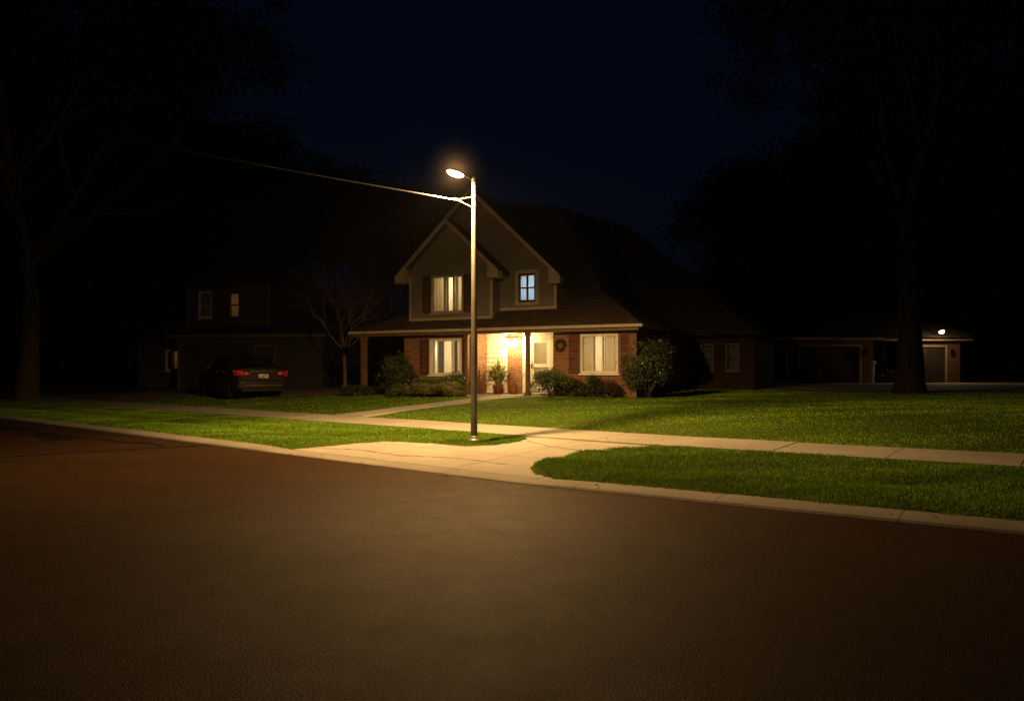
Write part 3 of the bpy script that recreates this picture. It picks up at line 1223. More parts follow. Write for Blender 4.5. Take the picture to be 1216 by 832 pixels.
# ------------------------------------------------------------------ the house
house = thing('house', 'two storey brick and clapboard house with lit porch and steep brown gables', 'house', H_O, -H_TH)


def hpoly(name, polys, mat, parent=house):
    mb = MB()
    for p in polys:
        mb.add(p, [tuple(range(len(p)))])
    return mb.build(name, mat, parent)


EA = 2.50
def sk(b):
    return EA + 0.49 * b


hpoly('porch_roof', [
    [(0, 0, EA), (-2.4, 3.2, 4.07), (-3.72, 3.2, 4.07), (-3.72, 1.6, sk(1.6)), (-6.07, 1.6, sk(1.6)), (-6.07, 0.9, sk(.9)), (-9.75, 0.9, sk(.9)), (-9.75, 2.4, sk(2.4)), (-12.1, 0, EA)],
    [(-12.1, 0, EA), (-9.75, 2.4, sk(2.4)), (-9.75, 6.0, sk(2.4)), (-12.1, 8.4, EA)],
    [(-12.1, 8.4, EA), (-9.75, 6.0, sk(2.4)), (-9.75, 8.4, EA)],
], MA['shingle'])
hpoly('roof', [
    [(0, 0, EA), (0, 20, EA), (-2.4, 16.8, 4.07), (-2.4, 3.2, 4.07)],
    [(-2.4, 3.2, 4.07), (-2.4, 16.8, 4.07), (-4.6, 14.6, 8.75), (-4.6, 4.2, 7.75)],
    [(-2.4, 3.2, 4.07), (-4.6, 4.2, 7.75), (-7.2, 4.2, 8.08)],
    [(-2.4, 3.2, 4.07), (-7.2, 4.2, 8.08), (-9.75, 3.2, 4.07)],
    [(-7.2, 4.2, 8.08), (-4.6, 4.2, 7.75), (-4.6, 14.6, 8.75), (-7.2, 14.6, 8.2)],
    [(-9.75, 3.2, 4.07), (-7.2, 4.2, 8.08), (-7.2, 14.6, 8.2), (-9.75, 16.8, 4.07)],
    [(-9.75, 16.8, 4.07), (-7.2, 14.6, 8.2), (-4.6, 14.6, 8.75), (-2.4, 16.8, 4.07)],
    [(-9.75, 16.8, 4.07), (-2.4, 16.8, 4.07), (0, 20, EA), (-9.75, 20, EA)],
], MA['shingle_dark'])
# porch ceiling / soffit
cb = MB()
cb.box(-12.05, -0.03, 0.05, 1.9, 2.405, 2.42)
cb.box(-12.05, -9.80, 1.9, 8.3, 2.405, 2.42)
cb.build('porch_ceiling', MA['soffit'], house)
# gutters
gb = MB()
gb.box(-12.13, 0.03, -0.06, 0.04, 2.405, 2.515)
gb.build('gutter', MA['trim'], house, bevel=0.015)
gb = MB()
gb.box(-0.04, 0.05, 0.06, 19.9, 2.405, 2.51)
gb.build('gutter', MA['dark_brown'], house, bevel=0.015)
gb = MB()
gb.box(-12.14, -12.04, 0.06, 8.3, 2.405, 2.51)
gb.build('gutter', MA['dark_brown'], house, bevel=0.015)
# porch beam
pb = MB()
pb.box(-12.0, -0.12, 0.06, 0.26, 2.30, 2.403)
pb.build('porch_beam', MA['brown'], house, bevel=0.008, seg=1)

# lower walls
W1 = (-8.56, -7.16, 0.80, 2.14)
W2 = (-2.31, -0.97, 0.86, 2.20)
wb_ = MB()
wall_grid(wb_, -9.75, -6.45, -0.4, 2.40, 0.45, 0.64, [W1])
wb_.build('brick_wall', MA['brick'], house)
wb_ = MB()
wall_grid(wb_, -3.37, -0.30, -0.4, 2.40, 0.45, 0.64, [W2])
wb_.build('brick_wall', MA['brick'], house)
wb_ = MB()
wb_.box(-6.66, -6.452, 0.642, 1.30, -0.4, 2.40)
wb_.build('brick_wall', MA['brick'], house)
wb_ = MB()
wb_.box(-3.368, -3.16, 0.642, 1.30, -0.4, 2.40)
wb_.build('brick_wall', MA['brick'], house)
wb_ = MB()
wall_grid(wb_, 0.642, 19.4, -0.4, 2.40, -0.50, -0.302, [], 'y')
wb_.build('brick_wall', MA['brick'], house)
wb_ = MB()
wall_grid(wb_, 0.642, 19.4, -0.4, 2.40, -9.748, -9.56, [], 'y')
wb_.build('brick_wall', MA['brick'], house)
wb_ = MB()
wb_.box(-9.55, -0.51, 19.2, 19.4, -0.4, 2.4)
wb_.build('brick_wall', MA['brick'], house)
# recessed entry: clapboard, brick, door
en = MB()
clapboard(en, 1.25, 0.08, 2.41, lambda z: (-6.46, -5.56), lap=0.17, out=0.024)
en.build('siding', MA['porch_siding'], house)
wb_ = MB()
wall_grid(wb_, -5.56, -3.37, -0.4, 2.40, 1.22, 1.40, [(-4.62, -3.76, 0.10, 2.30)])
wb_.box(-6.46, -5.562, 1.27, 1.40, -0.4, 2.40)
wb_.build('brick_wall', MA['brick'], house)
# door casing, door
db = MB()
db.box(-4.90, -4.70, 1.15, 1.23, 0.10, 2.38)
db.box(-3.80, -3.64, 1.15, 1.23, 0.10, 2.38)
db.box(-4.90, -3.64, 1.146, 1.23, 2.24, 2.40)
db.build('door_casing', MA['white'], house, bevel=0.008, seg=1)
door = MB()
x0, x1 = -4.60, -3.80
door.box(x0, x0 + 0.16, 1.20, 1.25, 0.14, 2.24)
door.box(x1 - 0.12, x1, 1.20, 1.25, 0.14, 2.24)
door.box(x0 + 0.16, x1 - 0.12, 1.202, 1.25, 1.98, 2.24)
door.box(x0 + 0.16, x1 - 0.12, 1.202, 1.25, 1.06, 1.18)
door.box(x0 + 0.16, x1 - 0.12, 1.202, 1.25, 0.14, 0.52)
door.box(x0 + 0.20, x1 - 0.16, 1.192, 1.203, 0.22, 0.44)
d_o = door.build('door', MA['white'], house, bevel=0.006, seg=1)
d_o['label'] = 'white storm door with tall glass over a smaller glass'
pn = MB()
pn.box(x0 + 0.15, x1 - 0.11, 1.224, 1.229, 1.17, 1.99)
pn.build('pane', MA['glass_soft'], d_o)
pn = MB()
pn.box(x0 + 0.15, x1 - 0.11, 1.224, 1.229, 0.51, 1.07)
pn.build('pane', MA['glass_soft'], d_o)
curtain(x0 + 0.15, x1 - 0.11, 0.5, 2.0, 1.285, 11, 0.018, MA['pleat'], d_o, 5, 6)
hd = MB()
hd.tube([(x0 + 0.06, 1.19, 1.08), (x0 + 0.06, 1.14, 1.09), (x0 + 0.06, 1.14, 1.22), (x0 + 0.06, 1.19, 1.23)], 0.012, 8)
hd.box(x0 + 0.035, x0 + 0.085, 1.188, 1.199, 1.02, 1.26)
hd.build('handle', MA['brass'], d_o, True)
room(house, -4.75, -3.6, 1.41, 2.8, 0.05, 2.38, 60, WARM, (-4.2, 2.2, 1.9))
# porch slab and doorstep
ps = MB()
ps.box(-6.44, -4.50, -0.42, 1.24, -0.25, 0.045)
ps.build('porch_slab', MA['concrete'], house, bevel=0.012)
ps = MB()
ps.box(-4.66, -3.62, 0.62, 1.21, -0.2, 0.115)
ps.build('doorstep', MA['concrete'], house, bevel=0.015)
ps = MB()
ps.box(-4.49, -3.4, -0.35, 0.60, -0.25, 0.02)
ps.build('porch_slab', MA['drive'], house, bevel=0.012)
# porch posts
for (a0, a1) in ((-4.305, -4.185), (-11.60, -11.36), (-6.80, -6.68)):
    pp = MB()
    pp.box(a0, a1, 0.08, 0.24, -0.3, 2.298)
    pp.box(a0 - 0.03, a1 + 0.03, 0.05, 0.27, -0.3, 0.16)
    pp.box(a0 - 0.03, a1 + 0.03, 0.055, 0.265, 2.18, 2.297)
    pp.build('porch_post', MA['brown'], house, bevel=0.01, seg=1)
# lower windows, curtains and rooms
w = window(house, *W1, 0.47, mulls=((-8.33, 0.03), (-7.56, 0.06)), fw=0.055, depth=0.13, label='ground floor window with half drawn curtains behind the low hedge')
curtain(-8.54, -8.34, 0.82, 2.12, 0.70, 2.2, 0.02, MA['drape'], w, 1)
curtain(-8.06, -7.62, 0.82, 2.12, 0.70, 4.2, 0.025, MA['sheer'], w, 2)
curtain(-7.48, -7.18, 0.82, 2.12, 0.71, 3.5, 0.025, MA['drape'], w, 3)
room(house, -9.5, -6.75, 0.66, 3.6, 0.0, 2.38, 185, WARM, (-7.7, 2.0, 1.75))
w = window(house, *W2, 0.47, mulls=((-1.88, 0.04), (-1.52, 0.06)), fw=0.055, depth=0.13, label='wide ground floor window with pale curtains')
curtain(-2.29, -1.90, 0.88, 2.18, 0.70, 4.0, 0.022, MA['drape'], w, 4)
curtain(-1.86, -1.50, 0.88, 2.18, 0.70, 2.6, 0.02, MA['sheer'], w, 5)
curtain(-1.47, -0.98, 0.88, 2.18, 0.71, 4.5, 0.022, MA['drape'], w, 6)
room(house, -3.1, -0.52, 0.66, 3.6, 0.0, 2.38, 185, WARM, (-1.75, 2.1, 1.75))


def shutter(a0, a1, z0, z1, y):
    mb = MB()
    y0, y1 = y - 0.035, y - 0.002
    t_ = 0.05
    mb.box(a0, a0 + t_, y0, y1, z0, z1)
    mb.box(a1 - t_, a1, y0, y1, z0, z1)
    for zz in (z0, (z0 + z1) / 2 - t_ / 2, z1 - t_):
        mb.box(a0 + t_, a1 - t_, y0 + 0.002, y1, zz, zz + t_)
    z = z0 + t_
    while z < z1 - t_:
        M_ = Matrix.Translation((0, y0 + 0.02, z + 0.02)) @ Matrix.Rotation(R(-35), 4, 'X')
        mb.box(a0 + t_, a1 - t_, -0.016, 0.016, -0.004, 0.004, M=M_)
        z += 0.045
    mb.build('shutter', MA['shutter'], house)


shutter(-9.0, -8.62, 0.78, 2.16, 0.45)
shutter(-7.10, -6.80, 0.78, 2.16, 0.45)
shutter(-2.76, -2.39, 0.84, 2.22, 0.45)
shutter(-0.88, -0.54, 0.84, 2.22, 0.45)

# bay with upper window
BW = (-8.75, -7.33, 3.24, 4.66)
bpa, bpz, bsl = -7.91, 6.86, 0.93
by = MB()
def bay_x(z):
    top = bpz - 0.14
    half = 1.84 if z <= top - 1.84 * bsl else max(0.0, (top - z) / bsl)
    return (bpa - half, bpa + half)
clapboard(by, 0.90, sk(0.9) - 0.02, bpz - 0.2, bay_x, [BW])
by.build('siding', MA['siding'], house)
by = MB()
clapboard(by, -6.07, sk(0.9), 4.9, lambda z: (0.90, 1.60), axis='y', sgn=1)
by.build('siding', MA['siding'], house)
by = MB()
clapboard(by, -9.75, sk(0.9), 4.9, lambda z: (0.90, 1.598), axis='y', sgn=-1)
by.build('siding', MA['siding'], house)
tb_ = MB()
for (xa, xb) in ((-9.79, -9.69), (-6.13, -6.03)):
    cbd = MB()
    cbd.box(xa, xb, 0.862, 0.93, sk(.86), 4.74)
    cbd.build('corner_board', MA['trim'], house)
tb_.box(-9.69, -6.13, 0.866, 0.90, sk(.9) - 0.05, sk(.9) + 0.09)
tb_.build('skirt_board', MA['trim'], house)
gable_roof(house, bpa, bpz, 2.28, 2.28, bsl, 0.52, 4.4)
rake_boards(house, bpa, bpz, 2.28, 2.28, bsl, 0.52)
w = window(house, *BW, 0.90, mulls=((-8.15, 0.07), (-7.74, 0.07)), fw=0.055, frame=MA['trim'], label='wide upstairs window with curtains in the smaller gable')
curtain(-8.73, -8.22, 3.26, 4.64, 1.12, 4.6, 0.02, MA['drape'], w, 7)
curtain(-8.10, -7.80, 3.26, 4.64, 1.12, 1.6, 0.02, MA['sheer'], w, 8)
curtain(-7.66, -7.35, 3.26, 4.64, 1.13, 3.6, 0.02, MA['drape'], w, 9)
room(house, -9.5, -6.3, 0.96, 3.15, 2.96, 4.85, 185, WARM, (-7.7, 2.1, 4.3))
for (a0, a1) in ((-9.14, -8.80), (-7.28, -6.98)):
    shutter(a0, a1, 3.22, 4.68, 0.885)

# main gable
gpa, gpz, gsl = -7.2, 8.12, 0.96
SW = (-5.26, -4.55, 3.60, 4.64)
mg = MB()
def mg_x(z):
    top = gpz - 0.14
    hr = 3.48 if z <= top - 3.48 * gsl else max(0, (top - z) / gsl)
    hl = 2.55 if z <= top - 2.55 * gsl else max(0, (top - z) / gsl)
    return (gpa - hl, gpa + hr)
clapboard(mg, 1.60, sk(1.6) - 0.03, gpz - 0.2, mg_x, [SW, (-9.72, -6.10, 2.9, 4.9)])
mg.build('siding', MA['siding'], house)
mg = MB()
clapboard(mg, -3.72, sk(1.6), 4.74, lambda z: (1.60, 4.4), axis='y', sgn=1)
mg.build('siding', MA['siding'], house)
mg = MB()
clapboard(mg, -9.75, sk(1.6), 5.6, lambda z: (1.60, 9.0), axis='y', sgn=-1)
mg.build('siding', MA['siding'], house)
tb_ = MB()
tb_.box(-3.78, -3.68, 1.562, 1.63, sk(1.56), 4.66)
tb_.box(-6.06, -3.78, 1.566, 1.60, sk(1.6) - 0.05, sk(1.6) + 0.09)
tb_.build('corner_board', MA['trim'], house)
gable_roof(house, gpa, gpz, 2.75, 3.78, gsl, 1.22, 9.0)
rake_boards(house, gpa, gpz, 2.75, 3.78, gsl, 1.22, left_ret=False)
tb_ = MB()
for (xa, xb, za, zb) in ((-5.40, -5.26, 3.46, 4.78), (-4.55, -4.41, 3.46, 4.78)):
    tb_.box(xa, xb, 1.555, 1.60, za, zb)
tb_.box(-5.40, -4.41, 1.552, 1.60, 4.66, 4.80)
tb_.box(-5.42, -4.39, 1.540, 1.60, 3.44, 3.57)
tb_.build('window_trim', MA['trim'], house, bevel=0.006, seg=1)
w = window(house, *SW, 1.60, mulls=((-4.905, 0.05),), bars=((4.12, 0.05),), fw=0.05, frame=MA['dark_brown'], sill=False, label='small four pane upstairs window glowing bluish white')
curtain(-5.24, -4.57, 3.62, 4.62, 1.80, 5, 0.010, MA['sheer_cool'], w, 10)
room(house, -5.9, -4.0, 1.66, 3.1, 3.36, 4.9, 24, (0.75, 0.88, 1.0), (-4.9, 2.5, 4.2), worn('cool_room_plaster', (0.7, 0.74, 0.78), 0.8, 0.1))

# rear wing on the right
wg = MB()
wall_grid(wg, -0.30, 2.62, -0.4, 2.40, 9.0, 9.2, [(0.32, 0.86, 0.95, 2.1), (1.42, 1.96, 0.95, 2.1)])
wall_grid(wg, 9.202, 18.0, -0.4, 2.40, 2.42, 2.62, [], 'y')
wg.build('brick_wall', MA['brick_wing'], house)  # wing brick coloured near black so the shade sits in its colour
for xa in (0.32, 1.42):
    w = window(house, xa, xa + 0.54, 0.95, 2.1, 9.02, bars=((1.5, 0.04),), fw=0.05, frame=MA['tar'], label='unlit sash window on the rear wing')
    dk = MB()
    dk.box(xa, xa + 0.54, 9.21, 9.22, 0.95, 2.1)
    dk.build('blind', MA['tar'], w)  # frames and blinds blackened too, carrying the wing's shade in colour
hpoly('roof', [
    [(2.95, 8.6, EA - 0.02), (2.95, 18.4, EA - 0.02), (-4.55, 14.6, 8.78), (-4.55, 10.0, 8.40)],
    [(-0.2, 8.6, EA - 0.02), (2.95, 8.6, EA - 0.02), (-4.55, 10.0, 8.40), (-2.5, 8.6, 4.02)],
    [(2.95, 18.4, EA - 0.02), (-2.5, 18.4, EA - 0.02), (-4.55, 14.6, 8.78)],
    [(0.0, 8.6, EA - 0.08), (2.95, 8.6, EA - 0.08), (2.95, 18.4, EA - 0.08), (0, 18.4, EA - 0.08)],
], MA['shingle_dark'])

# porch wall light
sc = MB()
sc.box(-5.62, -4.98, 1.17, 1.218, 2.12, 2.22)
for xx in (-5.50, -5.16):
    sc.tube([(xx, 1.18, 2.17), (xx, 1.08, 2.20), (xx, 1.06, 2.12)], 0.014, 8)
sc_o = sc.build('porch_light', MA['brass'], house)
for xx in (-5.50, -5.16):
    b_ = MB()
    b_.lathe([(0.02, 2.15), (0.06, 2.11), (0.10, 2.0), (0.115, 1.88), (0.08, 1.85), (0.0, 1.845)], 14, Matrix.Translation((xx, 1.06, 0)))
    b_.build('glass_shade', emit_mat('lit_shade', (1.0, 0.72, 0.34), 50), sc_o, True)
point_light('porch_lamp', (-5.20, 0.72, 1.98), 210, (1.0, 0.66, 0.26), 0.07, house)

# ------------------------------------------------------------------ street lamp
PX, PY = -0.78, 14.7
pz0 = ground_z(PX, PY)
PT = 5.50
lamp = thing('street_lamp', 'tall thin steel street lamp, lit, standing in the grass tip of the verge', 'street lamp', (PX, PY, pz0))
ph = PT - pz0
mb = MB()
mb.tube([(0, 0, -0.3), (0, 0, 0.02), (0, 0, ph * 0.5), (0, 0, ph - 0.02), (0, 0, ph)], [0.072, 0.070, 0.058, 0.046, 0.042], 20)
mb.build('pole', MA['pole_paint'], lamp, True)
mb = MB()
mb.lathe([(0.12, -0.05), (0.12, 0.02), (0.10, 0.035), (0.085, 0.05), (0.085, 0.09), (0.077, 0.10)], 20)
mb.build('base_collar', MA['steel'], lamp, True)
mb = MB()
mb.lathe([(0.048, ph - 0.02), (0.062, ph - 0.015), (0.062, ph + 0.09), (0.04, ph + 0.11), (0.0, ph + 0.115)], 16)
mb.build('pole_cap', MA['dark_metal'], lamp, True)
AD = Vector((-0.80, -0.60, 0.0))
tilt = 0.16
arm = MB()
arm.tube([(0, 0, ph + 0.06), tuple(AD * 0.27 + Vector((0, 0, ph + 0.075)))], 0.028, 10)
arm.build('arm', MA['dark_metal'], lamp, True)
# head: flattened dish along the arm
ex = (AD + Vector((0, 0, tilt))).normalized()
ey = Vector((0, 0, 1)).cross(ex).normalized()
ez = ex.cross(ey)
roll = Matrix.Rotation(R(4), 3, ex)
ey = roll @ ey
ez = roll @ ez
HCN = AD * 0.45 + Vector((0, 0, ph + 0.10))
HM = Matrix(((ex.x, ey.x, ez.x, HCN.x), (ex.y, ey.y, ez.y, HCN.y), (ex.z, ey.z, ez.z, HCN.z), (0, 0, 0, 1)))
HM2 = HM @ Matrix.Diagonal((1.0, 0.56, 0.9, 1.0))
hd = MB()
hd.lathe([(0.192, -0.010), (0.205, 0.0), (0.20, 0.015), (0.165, 0.045), (0.08, 0.06), (0.0, 0.065)], 28, HM2)
head = hd.build('lamp_head', MA['dark_metal'], lamp, True)
ln = MB()
ln.lathe([(0.192, -0.008), (0.185, -0.028), (0.15, -0.055), (0.07, -0.070), (0.0, -0.074)], 28, HM2)
ln.build('lens', emit_mat('sodium_lens', (1.0, 0.66, 0.27), 42), head, True)
LCOL = (1.0, 0.575, 0.20)
# the luminaire throws its light wide (a street lamp's batwing distribution)
sl = point_light('street_lamp_light', HCN + ex * 0.15 + ez * -0.12, 2500, LCOL, 0.11, lamp)
sl.data.use_nodes = True
lt_ = sl.data.node_tree
em_ = next(n for n in lt_.nodes if n.type == 'EMISSION')
tc_ = lt_.nodes.new('ShaderNodeNewGeometry')
sx_ = lt_.nodes.new('ShaderNodeSeparateXYZ')
mr_ = lt_.nodes.new('ShaderNodeMapRange')
mr_.inputs['From Min'].default_value = -1
mr_.inputs['From Max'].default_value = 1
rp_ = lt_.nodes.new('ShaderNodeValToRGB')
BAT = [(-1.0, 0.56), (-0.8, 0.60), (-0.62, 0.72), (-0.52, 0.60), (-0.43, 0.40), (-0.30, 0.50), (-0.18, 0.27), (-0.06, 0.09), (0.02, 0.045), (1.0, 0.028)]
el_ = rp_.color_ramp.elements
while len(el_) < len(BAT):
    el_.new(0.5)
for e_, (p_, v_) in zip(el_, BAT):
    e_.position = (p_ + 1) / 2
    e_.color = (v_, v_, v_, 1)
ml_ = lt_.nodes.new('ShaderNodeMath')
ml_.operation = 'MULTIPLY'
ml_.inputs[1].default_value = 3.15
lt_.links.new(tc_.outputs['Normal'], sx_.inputs[0])
lt_.links.new(sx_.outputs[2], mr_.inputs[0])
lt_.links.new(mr_.outputs[0], rp_.inputs[0])
lt_.links.new(rp_.outputs[0], ml_.inputs[0])
# the optic throws more to the lawn side than to the far side of the road
az_ = lt_.nodes.new('ShaderNodeMapRange')
az_.inputs['From Min'].default_value = -0.85
az_.inputs['From Max'].default_value = 0.75
az_.inputs['To Min'].default_value = 0.40
az_.inputs['To Max'].default_value = 1.45
m2_ = lt_.nodes.new('ShaderNodeMath')
m2_.operation = 'MULTIPLY'
lt_.links.new(sx_.outputs[1], az_.inputs[0])
lt_.links.new(az_.outputs[0], m2_.inputs[0])
lt_.links.new(ml_.outputs[0], m2_.inputs[1])
lt_.links.new(m2_.outputs[0], em_.inputs[1])
# emissive volume added round the lit head, standing in for its bloom
def m_halo():
    t = NT('halo')
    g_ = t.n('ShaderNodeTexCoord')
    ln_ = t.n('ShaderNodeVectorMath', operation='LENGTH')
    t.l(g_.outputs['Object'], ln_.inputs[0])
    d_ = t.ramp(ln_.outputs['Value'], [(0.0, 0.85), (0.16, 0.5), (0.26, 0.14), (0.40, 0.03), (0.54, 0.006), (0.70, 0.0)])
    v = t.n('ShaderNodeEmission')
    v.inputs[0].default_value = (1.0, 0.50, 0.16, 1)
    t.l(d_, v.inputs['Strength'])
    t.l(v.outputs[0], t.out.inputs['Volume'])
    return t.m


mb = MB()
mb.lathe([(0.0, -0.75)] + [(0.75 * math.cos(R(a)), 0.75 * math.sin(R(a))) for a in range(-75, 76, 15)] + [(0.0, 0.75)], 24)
halo = mb.build('halo', m_halo())
halo.location = Vector((PX, PY, pz0)) + HCN + Vector((0, 0, 0.03))
tag(halo, 'faint warm glow added round the lit street lamp head', kind='stuff')

# bracket for the wire
bz = 5.10 - pz0
tip = Vector((-0.36, 0.06, bz + 0.04))
br = MB()
br.tube([(-0.05, 0, bz + 0.08), tuple(tip)], 0.008, 6)
br.tube([(-0.05, 0, bz - 0.12), tuple(tip)], 0.008, 6)
br.lathe([(0.050, bz + 0.05), (0.060, bz + 0.055), (0.060, bz + 0.105), (0.050, bz + 0.11)], 16)
br.lathe([(0.050, bz - 0.15), (0.060, bz - 0.145), (0.060, bz - 0.095), (0.050, bz - 0.09)], 16)
br.tube([tuple(tip + Vector((0.03, 0, 0))), tuple(tip + Vector((-0.05, 0.01, 0.01))), tuple(tip + Vector((-0.10, 0.02, 0.02)))], [0.02, 0.03, 0.018], 8)
br.build('wire_bracket', MA['dull_steel'], lamp)
# wire and the utility pole it comes from
A0 = Vector((PX - 0.45, PY + 0.08, 5.155))
B0 = Vector((-21.8, 28.7, 12.3))
wr = MB()
pts = []
for i in range(41):
    t_ = i / 40
    p = A0.lerp(B0, t_)
    p.z -= 0.45 * 4 * t_ * (1 - t_) * 0.25
    pts.append(p)
wr.tube(pts, 0.013, 6)
tag(wr.build('overhead_wire', MA['cable'], None, True), 'pale overhead wire running from the lamp post up into the dark trees', 'wire')
up_ = thing('utility_pole', 'wooden utility pole at the far end of the overhead wire', 'utility pole', (-21.9, 28.75, ground_z(-21.9, 28.75)))
mb = MB()
mb.tube([(0, 0, -0.5), (0, 0, 6), (0, 0, 12.6)], [0.17, 0.145, 0.11], 14)
mb.build('pole', MA['bark'], up_, True)
mb = MB()
mb.box(-0.06, 0.06, -1.1, 1.1, 11.7, 11.82)
mb.build('crossarm', MA['bark'], up_)

# ------------------------------------------------------------------ planting round the house
def at_house(a, b):
    X, Y, _ = hw(a, b)
    return (X, Y, ground_z(X, Y) - 0.02)


shrub('tall_shrub', 'tall loose dark shrub at the far end of the brick wall beside the hedge', 'shrub', at_house(-9.75, 0.0), 0.82, 0.65, 1.95, MA['leaf_deep'], 5200, 0.085, 21, spiky=0.22)
HG = 'low hedge shrubs under the left front window'
shrub('hedge_shrub', 'low green hedge shrub at the back, nearest the lamp pole', 'shrub', at_house(-7.2, 0.02), 0.72, 0.46, 1.02, MA['leaf_shrub'], 4200, 0.07, 31, HG, 0.08)
shrub('hedge_shrub', 'low hedge shrub at the back, next to the tall shrub', 'shrub', at_house(-8.35, 0.0), 0.78, 0.46, 0.86, MA['leaf_shrub'], 4000, 0.07, 32, HG, 0.08)
shrub('hedge_shrub', 'pale yellowish hedge shrub at the front, nearest the lamp pole', 'shrub', at_house(-7.2, -0.65), 0.70, 0.48, 0.66, MA['leaf_gold'], 4200, 0.06, 33, HG, 0.05)
shrub('hedge_shrub', 'yellowish front hedge shrub, middle one of the row', 'shrub', at_house(-8.15, -0.6), 0.68, 0.46, 0.6, MA['leaf_gold'], 4000, 0.06, 34, HG, 0.05)
shrub('hedge_shrub', 'brownish green front hedge shrub below the tall shrub', 'shrub', at_house(-9.1, -0.55), 0.7, 0.46, 0.56, MA['leaf_shrub'], 3800, 0.06, 35, HG, 0.05)
shrub('low_shrub', 'low spreading dark shrub at the foot of the far porch post', 'shrub', at_house(-11.5, -0.3), 0.85, 0.5, 0.55, MA['leaf_deep'], 2200, 0.065, 36)
shrub('round_shrub', 'round clipped shrub on a bare stem right of the front door', 'shrub', at_house(-3.05, -0.55), 0.74, 0.66, 1.14, MA['leaf_shrub'], 6500, 0.072, 41, stem_h=0.16)
shrub('dark_shrub', 'dark rounded shrub close against the clipped one', 'shrub', at_house(-2.45, -0.05), 0.5, 0.45, 0.9, MA['leaf_brown'], 3000, 0.06, 42)
shrub('dark_shrub', 'upright green shrub below the wide ground floor window', 'shrub', at_house(-1.72, -0.05), 0.42, 0.38, 0.86, MA['leaf_deep'], 2800, 0.06, 43)
shrub('dark_shrub', 'small brown rounded shrub under the window, before the bare bricks', 'shrub', at_house(-1.12, 0.0), 0.48, 0.42, 0.7, MA['leaf_brown'], 2800, 0.06, 44)
shrub('corner_shrub', 'big tall shrub at the right corner of the house', 'shrub', at_house(0.25, -0.1), 0.92, 0.8, 2.3, MA['leaf_deep'], 7500, 0.085, 45, spiky=0.3)

# potted porch plant
pl = thing('porch_plant', 'bushy arching plant in a terracotta pot on the porch', 'potted plant', hw(-5.72, 0.72, 0.045))
pl.scale = (1.3, 1.3, 1.25)
mb = MB()
mb.lathe([(0.11, 0.0), (0.15, 0.22), (0.165, 0.225), (0.165, 0.27), (0.14, 0.27), (0.13, 0.23)], 18)
mb.build('pot', MA['terracotta'], pl, True)
fr = MB()
rr = random.Random(5)
for i in range(190):
    a = rr.uniform(0, 6.28)
    L = rr.uniform(0.55, 1.15)
    lean = rr.uniform(0.2, 0.85)
    w_ = rr.uniform(0.016, 0.030)
    dx, dy = math.cos(a), math.sin(a)
    vs = []
    for k in range(6):
        t_ = k / 5
        rad = lean * (t_ ** 1.5) * L
        z = 0.24 + L * (t_ - 0.38 * lean * 2 * t_ ** 2.6)
        ww = w_ * (1 - t_ ** 2) + 0.001
        cx, cy = dx * (0.03 + rad), dy * (0.03 + rad)
        vs += [(cx - dy * ww, cy + dx * ww, z), (cx + dy * ww, cy - dx * ww, z)]
    fr.add(vs, [(2 * k, 2 * k + 1, 2 * k + 3, 2 * k + 2) for k in range(5)])
fr.build('foliage', MA['frond'], pl)
p2 = thing('flower_pot', 'small dark pot standing on the porch by the bushy plant', 'pot', hw(-5.12, 0.80, 0.045))
mb = MB()
mb.lathe([(0.10, 0.0), (0.16, 0.14), (0.17, 0.26), (0.13, 0.34), (0.15, 0.37), (0.12, 0.37), (0.11, 0.32)], 18)
mb.build('pot', MA['terracotta'], p2, True)
# wreath on the brick right of the door
wrth = thing('wreath', 'dark leafy wreath hanging on the brick right of the front door', 'wreath', hw(-3.08, 0.44, 1.84), -H_TH)
mb = MB()
mb.tube([(0.17 * math.cos(a), -0.03, 0.17 * math.sin(a)) for a in np.linspace(0, 6.283, 25)], 0.03, 6, cap=False)
mb.build('ring', MA['bark'], wrth, True)
r = np.random.default_rng(3)
a = r.uniform(0, 6.283, 420)
P = np.stack([0.17 * np.cos(a), -0.04 + 0 * a, 0.17 * np.sin(a)], -1) + r.normal(size=(420, 3)) * 0.035
P[:, 1] = np.minimum(P[:, 1], -0.01)
leaf_mesh('foliage', P, 0.075, MA['leaf_brown'], wrth, 4)

# ------------------------------------------------------------------ sedan parked on the neighbour's drive
m_paint = worn('car_paint', (0.05, 0.042, 0.034), 0.30, 0.2, 1.0, metallic=0.4, bump=0.0, coat=0.8)
m_tint = NT('car_glass')
m_tint = m_tint.done(m_tint.principled((0.006, 0.007, 0.008), 0.05, 0, None, 0.8))
m_chrome = worn('chrome', (0.8, 0.76, 0.70), 0.22, 0.1, 5, metallic=1.0, bump=0)
m_rubber = worn('tyre_rubber', (0.012, 0.012, 0.012), 0.8, 0.3, 8)
m_alloy = worn('alloy', (0.25, 0.25, 0.25), 0.35, 0.2, 8, metallic=0.8)


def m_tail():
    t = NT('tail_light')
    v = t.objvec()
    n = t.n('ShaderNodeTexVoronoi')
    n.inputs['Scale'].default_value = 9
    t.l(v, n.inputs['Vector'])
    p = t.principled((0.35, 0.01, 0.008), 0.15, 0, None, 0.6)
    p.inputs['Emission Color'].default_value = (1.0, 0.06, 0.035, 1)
    t.l(t.ramp(n.outputs['Distance'], [(0.0, 0.55), (0.5, 0.035)]), p.inputs['Emission Strength'])  # weak emission put in for the red glow the lenses reflect
    return t.done(p)


